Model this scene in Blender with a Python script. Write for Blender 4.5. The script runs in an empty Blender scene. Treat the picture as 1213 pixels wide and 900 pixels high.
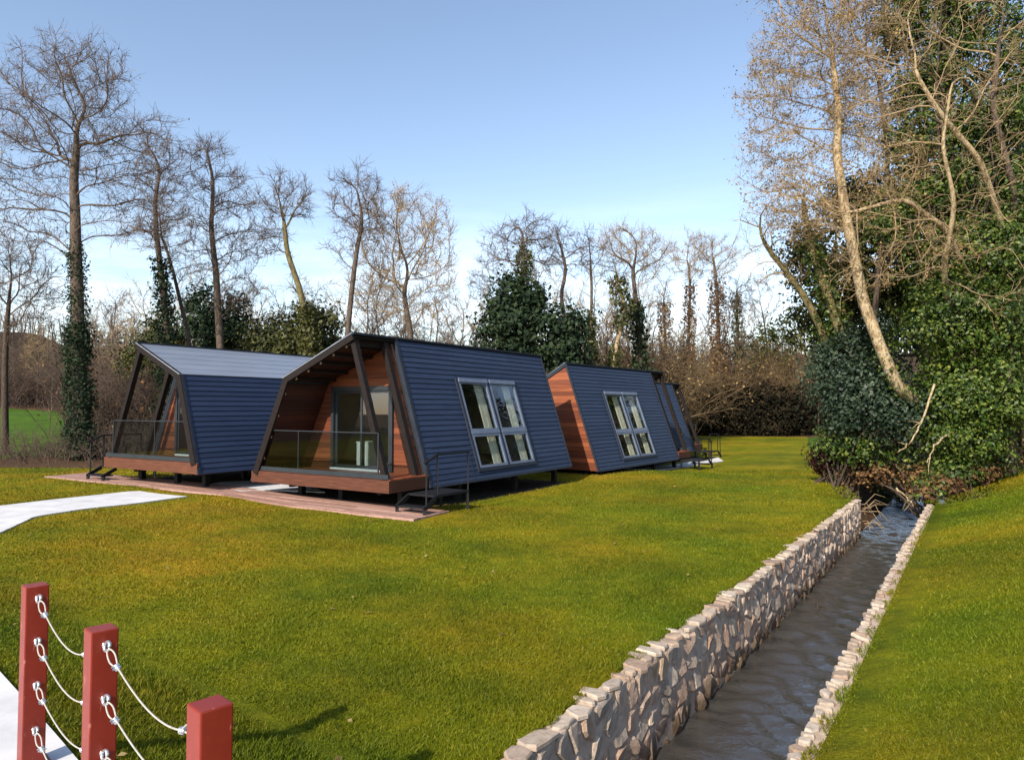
import bpy, bmesh, math, random
import numpy as np
from mathutils import Vector, Matrix

R = math.radians
RNG = np.random.default_rng(7)
random.seed(7)

# ------------------------------------------------------------------ camera
F_PX, HORIZON, CAM_H, PW, PH = 828.2, 482.0, 2.6, 1213.0, 900.0
PITCH = math.atan((HORIZON - PH / 2) / F_PX)
scene = bpy.context.scene
col = scene.collection
cam_d = bpy.data.cameras.new('camera')
cam_d.sensor_width = 36.0
cam_d.lens = 36.0 * F_PX / PW
cam_d.clip_start, cam_d.clip_end = 0.05, 3000
cam = bpy.data.objects.new('camera', cam_d)
cam.location = (0, 0, CAM_H)
cam.rotation_euler = (math.pi / 2 + PITCH, 0, 0)
col.objects.link(cam)
scene.camera = cam

# ------------------------------------------------------------------ light
SUN_EL, SUN_HEAD = 33.0, 210.0          # the sun stands behind the camera, to the left
sun_d = bpy.data.lights.new('sun', 'SUN')
sun_d.energy, sun_d.angle, sun_d.color = 4.2, R(0.53), (1.0, 0.89, 0.75)
sun = bpy.data.objects.new('sun', sun_d)
to_sun = Vector((math.cos(R(SUN_EL)) * math.sin(R(SUN_HEAD)), math.cos(R(SUN_EL)) * math.cos(R(SUN_HEAD)), math.sin(R(SUN_EL))))
sun.rotation_euler = to_sun.to_track_quat('Z', 'Y').to_euler()
sun.location = (-20, -20, 30)
col.objects.link(sun)

world = bpy.data.worlds.new('World')
scene.world = world
world.use_nodes = True
wn, wl = world.node_tree.nodes, world.node_tree.links
wn.clear()
w_out = wn.new('ShaderNodeOutputWorld')
w_bg = wn.new('ShaderNodeBackground')
sky = wn.new('ShaderNodeTexSky')
sky.sky_type = 'NISHITA'
sky.sun_disc = False
sky.sun_elevation, sky.sun_rotation = R(SUN_EL), R(SUN_HEAD)
sky.air_density, sky.dust_density, sky.ozone_density = 1.0, 0.6, 1.6
w_bg.inputs['Strength'].default_value = 0.15
# thin cloud low over the horizon, all round
tc = wn.new('ShaderNodeTexCoord')
sep = wn.new('ShaderNodeSeparateXYZ')
mp = wn.new('ShaderNodeMapping'); mp.inputs['Scale'].default_value = (2.2, 2.2, 11.0)
nz = wn.new('ShaderNodeTexNoise'); nz.inputs['Scale'].default_value = 2.0; nz.inputs['Detail'].default_value = 8; nz.inputs['Roughness'].default_value = 0.58
cr = wn.new('ShaderNodeValToRGB')
cr.color_ramp.elements[0].position, cr.color_ramp.elements[0].color = 0.40, (0, 0, 0, 1)
cr.color_ramp.elements[1].position, cr.color_ramp.elements[1].color = 0.66, (1, 1, 1, 1)
er = wn.new('ShaderNodeValToRGB')
er.color_ramp.elements[0].position, er.color_ramp.elements[0].color = 0.06, (1, 1, 1, 1)
er.color_ramp.elements[1].position, er.color_ramp.elements[1].color = 0.30, (0, 0, 0, 1)
mul = wn.new('ShaderNodeMath'); mul.operation = 'MULTIPLY'
mul2 = wn.new('ShaderNodeMath'); mul2.operation = 'MULTIPLY'; mul2.inputs[1].default_value = 0.5
tint = wn.new('ShaderNodeMixRGB'); tint.blend_type = 'MULTIPLY'; tint.inputs[0].default_value = 1.0; tint.inputs[2].default_value = (1.06, 0.97, 0.91, 1)
mix = wn.new('ShaderNodeMixRGB'); mix.inputs[2].default_value = (7.2, 7.3, 7.6, 1)
wl.new(tc.outputs['Generated'], sep.inputs[0])
wl.new(tc.outputs['Generated'], mp.inputs[0])
wl.new(mp.outputs[0], nz.inputs['Vector'])
wl.new(nz.outputs['Fac'], cr.inputs[0])
wl.new(sep.outputs['Z'], er.inputs[0])
wl.new(cr.outputs[0], mul.inputs[0]); wl.new(er.outputs[0], mul.inputs[1])
wl.new(mul.outputs[0], mul2.inputs[0])
wl.new(mul2.outputs[0], mix.inputs[0])
wl.new(sky.outputs[0], tint.inputs[1])
wl.new(tint.outputs[0], mix.inputs[1])
wl.new(mix.outputs[0], w_bg.inputs[0])
wl.new(w_bg.outputs[0], w_out.inputs[0])

scene.view_settings.view_transform = 'Standard'
scene.view_settings.look = 'None'
scene.view_settings.gamma = 1.0
scene.view_settings.use_curve_mapping = False
scene.view_settings.exposure = 0.8
scene.render.engine = 'CYCLES'
scene.cycles.max_bounces = 8
scene.cycles.transparent_max_bounces = 12
scene.cycles.use_denoising = True

# ------------------------------------------------------------------ pixels to places
def ray(px, py):
    cx, cy = (px - PW / 2) / F_PX, -(py - PH / 2) / F_PX
    return np.array([cx, math.cos(PITCH) - cy * math.sin(PITCH), math.sin(PITCH) + cy * math.cos(PITCH)])
def at_depth(px, py, d):
    r = ray(px, py); return np.array([0, 0, CAM_H]) + r * (d / r[1])
def at_height(px, py, z):
    r = ray(px, py); return np.array([0, 0, CAM_H]) + r * ((z - CAM_H) / r[2])

# ------------------------------------------------------------------ materials
MATS = {}
def new_mat(name):
    m = bpy.data.materials.new(name); m.use_nodes = True
    MATS[name] = m
    nt = m.node_tree
    b = nt.nodes['Principled BSDF']
    return m, nt.nodes, nt.links, b
def ramp(n, stops):
    r = n.new('ShaderNodeValToRGB')
    e = r.color_ramp.elements
    while len(e) < len(stops): e.new(0.5)
    for i, (p, c) in enumerate(stops):
        e[i].position = p; e[i].color = (*c, 1)
    return r
def coords(n, l, scale=(1, 1, 1), kind='Object'):
    t = n.new('ShaderNodeTexCoord'); m = n.new('ShaderNodeMapping'); m.inputs['Scale'].default_value = scale
    l.new(t.outputs[kind], m.inputs[0]); return m.outputs[0]
def noise(n, l, vec, scale, detail=5, rough=0.55):
    t = n.new('ShaderNodeTexNoise'); t.inputs['Scale'].default_value = scale; t.inputs['Detail'].default_value = detail; t.inputs['Roughness'].default_value = rough
    if vec is not None: l.new(vec, t.inputs['Vector'])
    return t.outputs['Fac']
def bump(n, l, height, b, strength, dist):
    t = n.new('ShaderNodeBump'); t.inputs['Strength'].default_value = strength; t.inputs['Distance'].default_value = dist
    l.new(height, t.inputs['Height']); l.new(t.outputs[0], b.inputs['Normal']); return t

def mat_noise(name, stops, scale, rough=0.6, stretch=(1, 1, 1), bump_s=0.3, bump_d=0.01, spec=0.4, vary=0.0, metal=0.0, coord='Object', bump_scale=None):
    m, n, l, b = new_mat(name)
    v = coords(n, l, stretch, coord)
    f = noise(n, l, v, scale)
    if vary:
        oi = n.new('ShaderNodeObjectInfo')
        mr = n.new('ShaderNodeMath'); mr.operation = 'MULTIPLY_ADD'; mr.inputs[1].default_value = vary; 
        sub = n.new('ShaderNodeMath'); sub.operation = 'SUBTRACT'; sub.inputs[1].default_value = vary / 2
        l.new(oi.outputs['Random'], mr.inputs[0]); l.new(f, mr.inputs[2]); l.new(mr.outputs[0], sub.inputs[0]); f2 = sub.outputs[0]
    else: f2 = f
    r = ramp(n, stops); l.new(f2, r.inputs[0]); l.new(r.outputs[0], b.inputs['Base Color'])
    b.inputs['Roughness'].default_value = rough; b.inputs['Specular IOR Level'].default_value = spec; b.inputs['Metallic'].default_value = metal
    if bump_s:
        bf = noise(n, l, v, bump_scale, 6, 0.6) if bump_scale else f
        bump(n, l, bf, b, bump_s, bump_d)
    return m

mat_noise('siding', [(0.3, (0.017, 0.029, 0.065)), (0.7, (0.025, 0.041, 0.086))], 3.0, 0.55, (0.5, 6, 6), 0.12, 0.004, 0.3, vary=0.35)
mat_noise('siding_trim', [(0.3, (0.013, 0.018, 0.030)), (0.7, (0.021, 0.028, 0.044))], 5, 0.55, (1, 1, 1), 0.1, 0.003, 0.3)
mat_noise('roof_metal', [(0.3, (0.20, 0.235, 0.295)), (0.7, (0.25, 0.285, 0.345))], 2.0, 0.30, (0.4, 3, 3), 0.06, 0.004, 0.5, vary=0.2, metal=0.25)  # lighter base colour stands in for sheen from the sky
mat_noise('wood', [(0.25, (0.12, 0.031, 0.013)), (0.5, (0.21, 0.056, 0.021)), (0.75, (0.29, 0.085, 0.032))], 4.0, 0.5, (0.35, 9, 9), 0.25, 0.004, 0.35, vary=0.55)
mat_noise('wood_gable', [(0.25, (0.11, 0.030, 0.013)), (0.5, (0.19, 0.052, 0.019)), (0.75, (0.26, 0.078, 0.029))], 4.0, 0.5, (9, 0.35, 9), 0.25, 0.004, 0.35, vary=0.55)
mat_noise('wood_fascia', [(0.25, (0.055, 0.020, 0.012)), (0.5, (0.10, 0.036, 0.020)), (0.75, (0.15, 0.058, 0.032))], 4.0, 0.55, (5, 0.6, 9), 0.25, 0.004, 0.3, vary=0.4)
mat_noise('wood_porch_shaded', [(0.25, (0.075, 0.021, 0.010)), (0.5, (0.135, 0.037, 0.015)), (0.75, (0.19, 0.056, 0.022))], 4.0, 0.55, (9, 0.35, 9), 0.25, 0.004, 0.3, vary=0.5)  # gable wood darkened, porch shade put into the board colour
mat_noise('wood_inside_shaded', [(0.3, (0.024, 0.008, 0.006)), (0.7, (0.055, 0.015, 0.009))], 4.0, 0.55, (0.35, 9, 9), 0.2, 0.004, 0.3, vary=0.5)  # very dark tone paints the shade on porch lining and ceiling
mat_noise('wood_dark', [(0.3, (0.007, 0.005, 0.005)), (0.7, (0.016, 0.011, 0.010))], 6.0, 0.7, (2, 2, 2), 0.2, 0.004, 0.2)
mat_noise('wood_pale', [(0.3, (0.12, 0.085, 0.065)), (0.7, (0.18, 0.135, 0.10))], 6.0, 0.6, (2, 2, 2), 0.15, 0.003)
mat_noise('frame_grey', [(0.3, (0.018, 0.024, 0.031)), (0.7, (0.026, 0.033, 0.041))], 4.0, 0.4, (1, 1, 1), 0.05, 0.002)
mat_noise('frame_blue', [(0.3, (0.10, 0.13, 0.20)), (0.7, (0.14, 0.175, 0.25))], 4.0, 0.38, (1, 1, 1), 0.05, 0.002)
mat_noise('black_steel', [(0.3, (0.006, 0.006, 0.008)), (0.7, (0.011, 0.012, 0.014))], 5.0, 0.6, (1, 1, 1), 0.05, 0.002, 0.25)
mat_noise('white_trim', [(0.3, (0.70, 0.71, 0.72)), (0.7, (0.80, 0.80, 0.80))], 3.0, 0.45, (1, 1, 1), 0.0)
mat_noise('lining', [(0.3, (0.22, 0.20, 0.16)), (0.7, (0.28, 0.26, 0.21))], 2.0, 0.7, (1, 1, 1), 0.0)
mat_noise('curtain', [(0.3, (0.66, 0.62, 0.50)), (0.7, (0.78, 0.74, 0.62))], 6.0, 0.85, (1, 1, 1), 0.0)
mat_noise('floor_board', [(0.3, (0.20, 0.13, 0.08)), (0.7, (0.30, 0.20, 0.13))], 3.0, 0.5, (0.4, 6, 6), 0.1, 0.002)
mat_noise('decking', [(0.3, (0.25, 0.145, 0.115)), (0.7, (0.38, 0.235, 0.19))], 5.0, 0.65, (1.5, 1.5, 1.5), 0.3, 0.004, 0.3, vary=0.4)
mat_noise('concrete', [(0.3, (0.46, 0.465, 0.475)), (0.55, (0.58, 0.585, 0.59)), (0.8, (0.66, 0.66, 0.66))], 2.3, 0.8, (1, 1, 1), 0.25, 0.006, 0.3, bump_scale=26)
mat_noise('bark_grey', [(0.25, (0.042, 0.031, 0.024)), (0.5, (0.088, 0.067, 0.052)), (0.75, (0.155, 0.122, 0.095))], 7.0, 0.85, (2, 2, 0.7), 0.8, 0.03, 0.2)
mat_noise('bark_dark', [(0.25, (0.030, 0.023, 0.018)), (0.6, (0.075, 0.056, 0.042)), (0.8, (0.12, 0.09, 0.065))], 7.0, 0.9, (2, 2, 0.7), 0.8, 0.03, 0.2)
mat_noise('bark_pale', [(0.30, (0.11, 0.075, 0.04)), (0.44, (0.25, 0.18, 0.10)), (0.58, (0.42, 0.34, 0.22)), (0.70, (0.17, 0.13, 0.06))], 3.4, 0.85, (2.2, 2.2, 1.1), 0.9, 0.04, 0.2, bump_scale=12)
mat_noise('bark_moss', [(0.3, (0.075, 0.062, 0.027)), (0.5, (0.135, 0.115, 0.05)), (0.7, (0.20, 0.155, 0.085))], 5.0, 0.9, (2, 2, 1), 0.8, 0.03, 0.2)
mat_noise('twig_tan', [(0.3, (0.20, 0.14, 0.08)), (0.7, (0.40, 0.30, 0.175))], 1.3, 0.9, (1, 1, 1), 0.0, spec=0.2)
mat_noise('twig_grey', [(0.3, (0.085, 0.062, 0.050)), (0.7, (0.165, 0.125, 0.10))], 1.3, 0.9, (1, 1, 1), 0.0, spec=0.2)
mat_noise('twig_brown', [(0.3, (0.095, 0.062, 0.034)), (0.7, (0.22, 0.155, 0.085))], 0.5, 0.9, (1, 1, 1), 0.0, spec=0.2)
mat_noise('twig_far', [(0.3, (0.055, 0.040, 0.033)), (0.7, (0.115, 0.082, 0.064))], 0.35, 0.9, (1, 1, 1), 0.0, spec=0.2)
mat_noise('mortar', [(0.3, (0.33, 0.25, 0.19)), (0.7, (0.50, 0.40, 0.315))], 9.0, 0.95, (1, 1, 1), 0.6, 0.02, 0.2)
mat_noise('zinc', [(0.3, (0.55, 0.57, 0.60)), (0.7, (0.72, 0.74, 0.77))], 20, 0.28, (1, 1, 1), 0.1, 0.001, metal=0.85)
mat_noise('cable', [(0.3, (0.36, 0.34, 0.29)), (0.7, (0.48, 0.46, 0.41))], 60, 0.5, (1, 1, 1), 0.3, 0.001, metal=0.2)
mat_noise('hill_cover', [(0.3, (0.030, 0.022, 0.014)), (0.5, (0.060, 0.043, 0.027)), (0.7, (0.050, 0.052, 0.022))], 0.08, 0.95, (1, 1, 1), 0.9, 1.5, 0.1, bump_scale=0.35)

def mat_stone():
    m, n, l, b = new_mat('stone')
    oi = n.new('ShaderNodeObjectInfo')
    r = ramp(n, [(0.0, (0.46, 0.36, 0.285)), (0.16, (0.36, 0.26, 0.20)), (0.32, (0.50, 0.42, 0.345)), (0.48, (0.27, 0.24, 0.215)), (0.62, (0.49, 0.39, 0.31)), (0.78, (0.34, 0.22, 0.155)), (0.9, (0.40, 0.355, 0.31)), (1.0, (0.53, 0.46, 0.385))])
    l.new(oi.outputs['Random'], r.inputs[0])
    v = coords(n, l)
    f = noise(n, l, v, 9.0, 8, 0.65)
    r2 = ramp(n, [(0.25, (0.62, 0.56, 0.50)), (0.5, (0.95, 0.93, 0.90)), (0.75, (1.25, 1.2, 1.15))]); l.new(f, r2.inputs[0])
    mx = n.new('ShaderNodeMixRGB'); mx.blend_type = 'MULTIPLY'; mx.inputs[0].default_value = 1
    l.new(r.outputs[0], mx.inputs[1]); l.new(r2.outputs[0], mx.inputs[2]); 
    sp = n.new('ShaderNodeSeparateXYZ'); l.new(v, sp.inputs[0])
    wv = n.new('ShaderNodeMath'); wv.operation = 'MULTIPLY_ADD'; wv.inputs[1].default_value = 0.5; l.new(noise(n, l, v, 3.0, 5, .6), wv.inputs[0]); l.new(sp.outputs['Z'], wv.inputs[2])
    mr = n.new('ShaderNodeMapRange'); mr.inputs['From Min'].default_value = -0.72; mr.inputs['From Max'].default_value = -0.45; l.new(wv.outputs[0], mr.inputs[0])
    wet = n.new('ShaderNodeMixRGB'); wet.inputs[1].default_value = (.105, .07, .042, 1); l.new(mr.outputs[0], wet.inputs[0]); l.new(mx.outputs[0], wet.inputs[2])
    # mossy, earthy blotches
    rm = ramp(n, [(0.56, (0, 0, 0)), (0.68, (.7, .7, .7))]); l.new(noise(n, l, v, 2.1, 6, .65), rm.inputs[0])
    ms = n.new('ShaderNodeMixRGB'); ms.inputs[2].default_value = (.17, .135, .075, 1); l.new(rm.outputs[0], ms.inputs[0]); l.new(wet.outputs[0], ms.inputs[1])
    l.new(ms.outputs[0], b.inputs['Base Color'])
    b.inputs['Roughness'].default_value = 0.85; b.inputs['Specular IOR Level'].default_value = 0.25
    f3 = noise(n, l, v, 26.0, 8, 0.7); bump(n, l, f3, b, 0.7, 0.02)
mat_stone()

def mat_cap():
    m, n, l, b = new_mat('cap_stone')
    oi = n.new('ShaderNodeObjectInfo')
    r = ramp(n, [(0.0, (0.34, 0.27, 0.205)), (0.4, (0.46, 0.40, 0.33)), (0.7, (0.28, 0.20, 0.145)), (1.0, (0.42, 0.37, 0.31))])
    l.new(oi.outputs['Random'], r.inputs[0])
    v = coords(n, l); f = noise(n, l, v, 14.0, 8, 0.65)
    r2 = ramp(n, [(0.25, (0.6, 0.55, 0.5)), (0.55, (1, 0.98, 0.96)), (0.8, (1.2, 1.18, 1.15))]); l.new(f, r2.inputs[0])
    mx = n.new('ShaderNodeMixRGB'); mx.blend_type = 'MULTIPLY'; mx.inputs[0].default_value = 1
    l.new(r.outputs[0], mx.inputs[1]); l.new(r2.outputs[0], mx.inputs[2]); l.new(mx.outputs[0], b.inputs['Base Color'])
    b.inputs['Roughness'].default_value = 0.85
    bump(n, l, noise(n, l, v, 30.0, 8, 0.7), b, 0.6, 0.015)
mat_cap()

def mat_leaf(name, stops, rough=0.45, trans=0.25, spec=0.35):
    m, n, l, b = new_mat(name)
    g = n.new('ShaderNodeNewGeometry')
    r = ramp(n, stops); l.new(g.outputs['Random Per Island'], r.inputs[0])
    v = coords(n, l); f = noise(n, l, v, 0.9, 3)
    r2 = ramp(n, [(0.3, (0.65, 0.7, 0.7)), (0.7, (1.3, 1.25, 1.1))]); l.new(f, r2.inputs[0])
    mx = n.new('ShaderNodeMixRGB'); mx.blend_type = 'MULTIPLY'; mx.inputs[0].default_value = 1
    l.new(r.outputs[0], mx.inputs[1]); l.new(r2.outputs[0], mx.inputs[2]); l.new(mx.outputs[0], b.inputs['Base Color'])
    b.inputs['Roughness'].default_value = rough; b.inputs['Specular IOR Level'].default_value = spec
    t = n.new('ShaderNodeBsdfTranslucent'); l.new(mx.outputs[0], t.inputs[0])
    ms = n.new('ShaderNodeMixShader'); ms.inputs[0].default_value = trans
    l.new(b.outputs[0], ms.inputs[1]); l.new(t.outputs[0], ms.inputs[2])
    l.new(ms.outputs[0], n['Material Output'].inputs[0])
mat_leaf('leaf_ivy', [(0.0, (0.016, 0.038, 0.007)), (0.45, (0.044, 0.086, 0.013)), (0.8, (0.10, 0.15, 0.022)), (1.0, (0.19, 0.21, 0.045))])
mat_leaf('leaf_dark', [(0.0, (0.009, 0.020, 0.011)), (0.6, (0.022, 0.042, 0.023)), (1.0, (0.040, 0.062, 0.028))], 0.7, 0.15, 0.15)
mat_leaf('leaf_shaded', [(0.0, (0.006, 0.006, 0.004)), (0.6, (0.014, 0.013, 0.008)), (1.0, (0.034, 0.026, 0.015))], 0.8, 0.1, 0.1)  # near-black colour stands in for the shadow on the hedge
mat_leaf('leaf_laurel', [(0.0, (0.012, 0.027, 0.017)), (0.6, (0.026, 0.048, 0.029)), (1.0, (0.058, 0.085, 0.046))], 0.5, 0.15)
mat_leaf('leaf_olive', [(0.0, (0.032, 0.038, 0.012)), (0.6, (0.065, 0.075, 0.02)), (1.0, (0.12, 0.12, 0.035))], 0.6, 0.25)
mat_leaf('leaf_dry', [(0.0, (0.12, 0.075, 0.03)), (0.5, (0.25, 0.17, 0.07)), (1.0, (0.40, 0.30, 0.14))], 0.8, 0.2, 0.2)
mat_leaf('leaf_rust', [(0.0, (0.055, 0.030, 0.016)), (0.5, (0.125, 0.068, 0.032)), (1.0, (0.22, 0.13, 0.06))], 0.8, 0.15, 0.2)
mat_leaf('leaf_wine', [(0.0, (0.018, 0.006, 0.007)), (0.5, (0.035, 0.010, 0.011)), (1.0, (0.06, 0.02, 0.018))], 0.7, 0.1, 0.2)
mat_leaf('leaf_conifer', [(0.0, (0.018, 0.027, 0.008)), (0.6, (0.045, 0.058, 0.014)), (1.0, (0.10, 0.10, 0.028))], 0.7, 0.15, 0.2)

def mat_blade():
    m, n, l, b = new_mat('blade')
    g = n.new('ShaderNodeNewGeometry')
    r = ramp(n, [(0.0, (0.092, 0.108, 0.0025)), (0.5, (0.138, 0.144, 0.0035)), (0.85, (0.18, 0.168, 0.005)), (1.0, (0.26, 0.21, 0.022))])
    l.new(g.outputs['Random Per Island'], r.inputs[0])
    v = coords(n, l)
    f = noise(n, l, v, 0.22, 4, 0.6)
    dr = n.new('ShaderNodeAttribute'); dr.attribute_name = 'dry'
    dm = n.new('ShaderNodeMath'); dm.operation = 'MULTIPLY_ADD'; dm.inputs[1].default_value = 0.15; l.new(dr.outputs['Fac'], dm.inputs[0]); l.new(f, dm.inputs[2])
    f = dm.outputs[0]
    r2 = ramp(n, [(0.36, (0.62, 0.98, 0.8)), (0.52, (0.92, 1.02, 1.0)), (0.72, (1.42, 1.05, 1.2))]); l.new(f, r2.inputs[0])
    mx = n.new('ShaderNodeMixRGB'); mx.blend_type = 'MULTIPLY'; mx.inputs[0].default_value = 1
    l.new(r.outputs[0], mx.inputs[1]); l.new(r2.outputs[0], mx.inputs[2]); l.new(mx.outputs[0], b.inputs['Base Color'])
    rk = ramp(n, [(0.36, (0.70, 0.76, 0.7)), (0.50, (1.0, 1.0, 0.95)), (0.64, (1.24, 1.17, 1.1))]); l.new(noise(n, l, v, 0.33, 5, 0.62), rk.inputs[0])
    m2 = n.new('ShaderNodeMixRGB'); m2.blend_type = 'MULTIPLY'; m2.inputs[0].default_value = 1; l.new(mx.outputs[0], m2.inputs[1]); l.new(rk.outputs[0], m2.inputs[2]); mx = m2
    l.new(mx.outputs[0], b.inputs['Base Color'])
    b.inputs['Roughness'].default_value = 0.6; b.inputs['Specular IOR Level'].default_value = 0.2
    t = n.new('ShaderNodeBsdfTranslucent'); l.new(mx.outputs[0], t.inputs[0])
    ms = n.new('ShaderNodeMixShader'); ms.inputs[0].default_value = 0.3
    l.new(b.outputs[0], ms.inputs[1]); l.new(t.outputs[0], ms.inputs[2]); l.new(ms.outputs[0], n['Material Output'].inputs[0])
mat_blade()

def mat_ground():
    m, n, l, b = new_mat('ground')
    v = coords(n, l)
    big = noise(n, l, v, 0.22, 4, 0.6)
    mid = noise(n, l, v, 2.6, 6, 0.62)
    fine = noise(n, l, v, 34.0, 4, 0.7)
    rg = ramp(n, [(0.34, (0.078, 0.105, 0.0025)), (0.48, (0.130, 0.140, 0.0035)), (0.60, (0.185, 0.165, 0.005)), (0.72, (0.24, 0.165, 0.010))])
    ad = n.new('ShaderNodeMath'); ad.operation = 'MULTIPLY_ADD'; ad.inputs[1].default_value = 0.45
    l.new(mid, ad.inputs[0])
    sb = n.new('ShaderNodeMath'); sb.operation = 'SUBTRACT'; sb.inputs[1].default_value = 0.265
    dr = n.new('ShaderNodeAttribute'); dr.attribute_name = 'dry'
    dm = n.new('ShaderNodeMath'); dm.operation = 'MULTIPLY_ADD'; dm.inputs[1].default_value = 0.12; l.new(dr.outputs['Fac'], dm.inputs[0]); l.new(big, dm.inputs[2])
    l.new(dm.outputs[0], sb.inputs[0]); l.new(sb.outputs[0], ad.inputs[2]); l.new(ad.outputs[0], rg.inputs[0])
    rf = ramp(n, [(0.25, (0.45, 0.45, 0.4)), (0.5, (0.95, 0.95, 0.95)), (0.75, (1.6, 1.55, 1.6))]); l.new(fine, rf.inputs[0])
    rk = ramp(n, [(0.36, (0.70, 0.76, 0.7)), (0.50, (1.0, 1.0, 0.95)), (0.64, (1.24, 1.17, 1.1))]); l.new(noise(n, l, v, 0.33, 5, 0.62), rk.inputs[0])
    mk = n.new('ShaderNodeMixRGB'); mk.blend_type = 'MULTIPLY'; mk.inputs[0].default_value = 1; l.new(rg.outputs[0], mk.inputs[1]); l.new(rk.outputs[0], mk.inputs[2])
    mg = n.new('ShaderNodeMixRGB'); mg.blend_type = 'MULTIPLY'; mg.inputs[0].default_value = 0.8
    l.new(mk.outputs[0], mg.inputs[1]); l.new(rf.outputs[0], mg.inputs[2])
    # woodland floor: earth and fallen leaves
    rl = ramp(n, [(0.3, (0.030, 0.020, 0.012)), (0.5, (0.075, 0.045, 0.026)), (0.62, (0.12, 0.072, 0.04)), (0.75, (0.045, 0.050, 0.016))])
    l.new(noise(n, l, v, 6.0, 8, 0.7), rl.inputs[0])
    # meadow beyond the hedge
    rm = ramp(n, [(0.35, (0.038, 0.085, 0.006)), (0.65, (0.065, 0.125, 0.010))]); l.new(noise(n, l, v, 0.7, 6, 0.6), rm.inputs[0])
    # loose gravel and soil beneath the cabins
    vo = n.new('ShaderNodeTexVoronoi'); vo.inputs['Scale'].default_value = 22; l.new(v, vo.inputs['Vector'])
    rv = ramp(n, [(0.0, (0.07, 0.06, 0.05)), (0.6, (0.035, 0.03, 0.026)), (1.0, (0.11, 0.10, 0.09))]); l.new(vo.outputs['Color'], rv.inputs[0])
    def masked(prev, colr, attr, lo, hi):
        a = n.new('ShaderNodeAttribute'); a.attribute_name = attr
        wob = n.new('ShaderNodeMath'); wob.operation = 'MULTIPLY_ADD'; wob.inputs[1].default_value = 0.35
        l.new(noise(n, l, v, 5.0, 4, 0.6), wob.inputs[0]); l.new(a.outputs['Fac'], wob.inputs[2])
        mr = n.new('ShaderNodeMapRange'); mr.inputs['From Min'].default_value = lo + 0.175; mr.inputs['From Max'].default_value = hi + 0.175
        l.new(wob.outputs[0], mr.inputs[0])
        mx = n.new('ShaderNodeMixRGB'); l.new(mr.outputs[0], mx.inputs[0]); l.new(prev, mx.inputs[1]); l.new(colr, mx.inputs[2])
        return mx.outputs[0]
    c = masked(rl.outputs[0], rm.outputs[0], 'meadow', 0.4, 0.6)
    c = masked(c, mg.outputs[0], 'lawn', 0.45, 0.55)
    c = masked(c, rv.outputs[0], 'gravel', 0.45, 0.55)
    l.new(c, b.inputs['Base Color'])
    b.inputs['Roughness'].default_value = 0.9; b.inputs['Specular IOR Level'].default_value = 0.1
    bm = n.new('ShaderNodeBump'); bm.inputs['Strength'].default_value = 0.6; bm.inputs['Distance'].default_value = 0.04
    l.new(fine, bm.inputs['Height']); 
    bm2 = n.new('ShaderNodeBump'); bm2.inputs['Strength'].default_value = 0.5; bm2.inputs['Distance'].default_value = 0.12
    l.new(mid, bm2.inputs['Height']); l.new(bm.outputs[0], bm2.inputs['Normal']); l.new(bm2.outputs[0], b.inputs['Normal'])
mat_ground()

def mat_water():
    m, n, l, b = new_mat('water')
    b.inputs['Base Color'].default_value = (0.040, 0.038, 0.035, 1)
    b.inputs['Roughness'].default_value = 0.05; b.inputs['IOR'].default_value = 1.6
    b.inputs['Specular IOR Level'].default_value = 1.0
    v = coords(n, l, (1.0, 1.9, 1.0))       # local x runs across the canal, y along it
    a = noise(n, l, v, 1.7, 5, 0.6)
    d = n.new('ShaderNodeTexNoise'); d.inputs['Scale'].default_value = 6.5; d.inputs['Detail'].default_value = 5; d.inputs['Distortion'].default_value = 1.6
    l.new(coords(n, l, (0.8, 1.8, 1.0)), d.inputs['Vector'])
    b1 = n.new('ShaderNodeBump'); b1.inputs['Strength'].default_value = 0.5; b1.inputs['Distance'].default_value = 0.05; l.new(a, b1.inputs['Height'])
    b2 = n.new('ShaderNodeBump'); b2.inputs['Strength'].default_value = 0.6; b2.inputs['Distance'].default_value = 0.022
    l.new(d.outputs['Fac'], b2.inputs['Height']); l.new(b1.outputs[0], b2.inputs['Normal']); l.new(b2.outputs[0], b.inputs['Normal'])
mat_water()

def mat_glass(name, tint_c, ior):
    m, n, l, b = new_mat(name)
    n.remove(b)
    t = n.new('ShaderNodeBsdfTransparent'); t.inputs[0].default_value = (*tint_c, 1)
    g = n.new('ShaderNodeBsdfGlossy'); g.inputs['Roughness'].default_value = 0.02; g.inputs[0].default_value = (0.95, 0.97, 1, 1)
    f = n.new('ShaderNodeFresnel'); f.inputs[0].default_value = ior
    ms = n.new('ShaderNodeMixShader')
    gm = n.new('ShaderNodeNewGeometry'); iv = n.new('ShaderNodeMath'); iv.operation = 'SUBTRACT'; iv.inputs[0].default_value = 1.0; l.new(gm.outputs['Backfacing'], iv.inputs[1])
    fm = n.new('ShaderNodeMath'); fm.operation = 'MULTIPLY'; l.new(f.outputs[0], fm.inputs[0]); l.new(iv.outputs[0], fm.inputs[1])   # one reflection per pane, at its outer face
    l.new(fm.outputs[0], ms.inputs[0]); l.new(t.outputs[0], ms.inputs[1]); l.new(g.outputs[0], ms.inputs[2])
    l.new(ms.outputs[0], n['Material Output'].inputs[0])
mat_glass('glass_window', (0.85, 0.88, 0.87), 2.1)
mat_glass('glass_rail', (0.66, 0.72, 0.72), 1.5)

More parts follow.
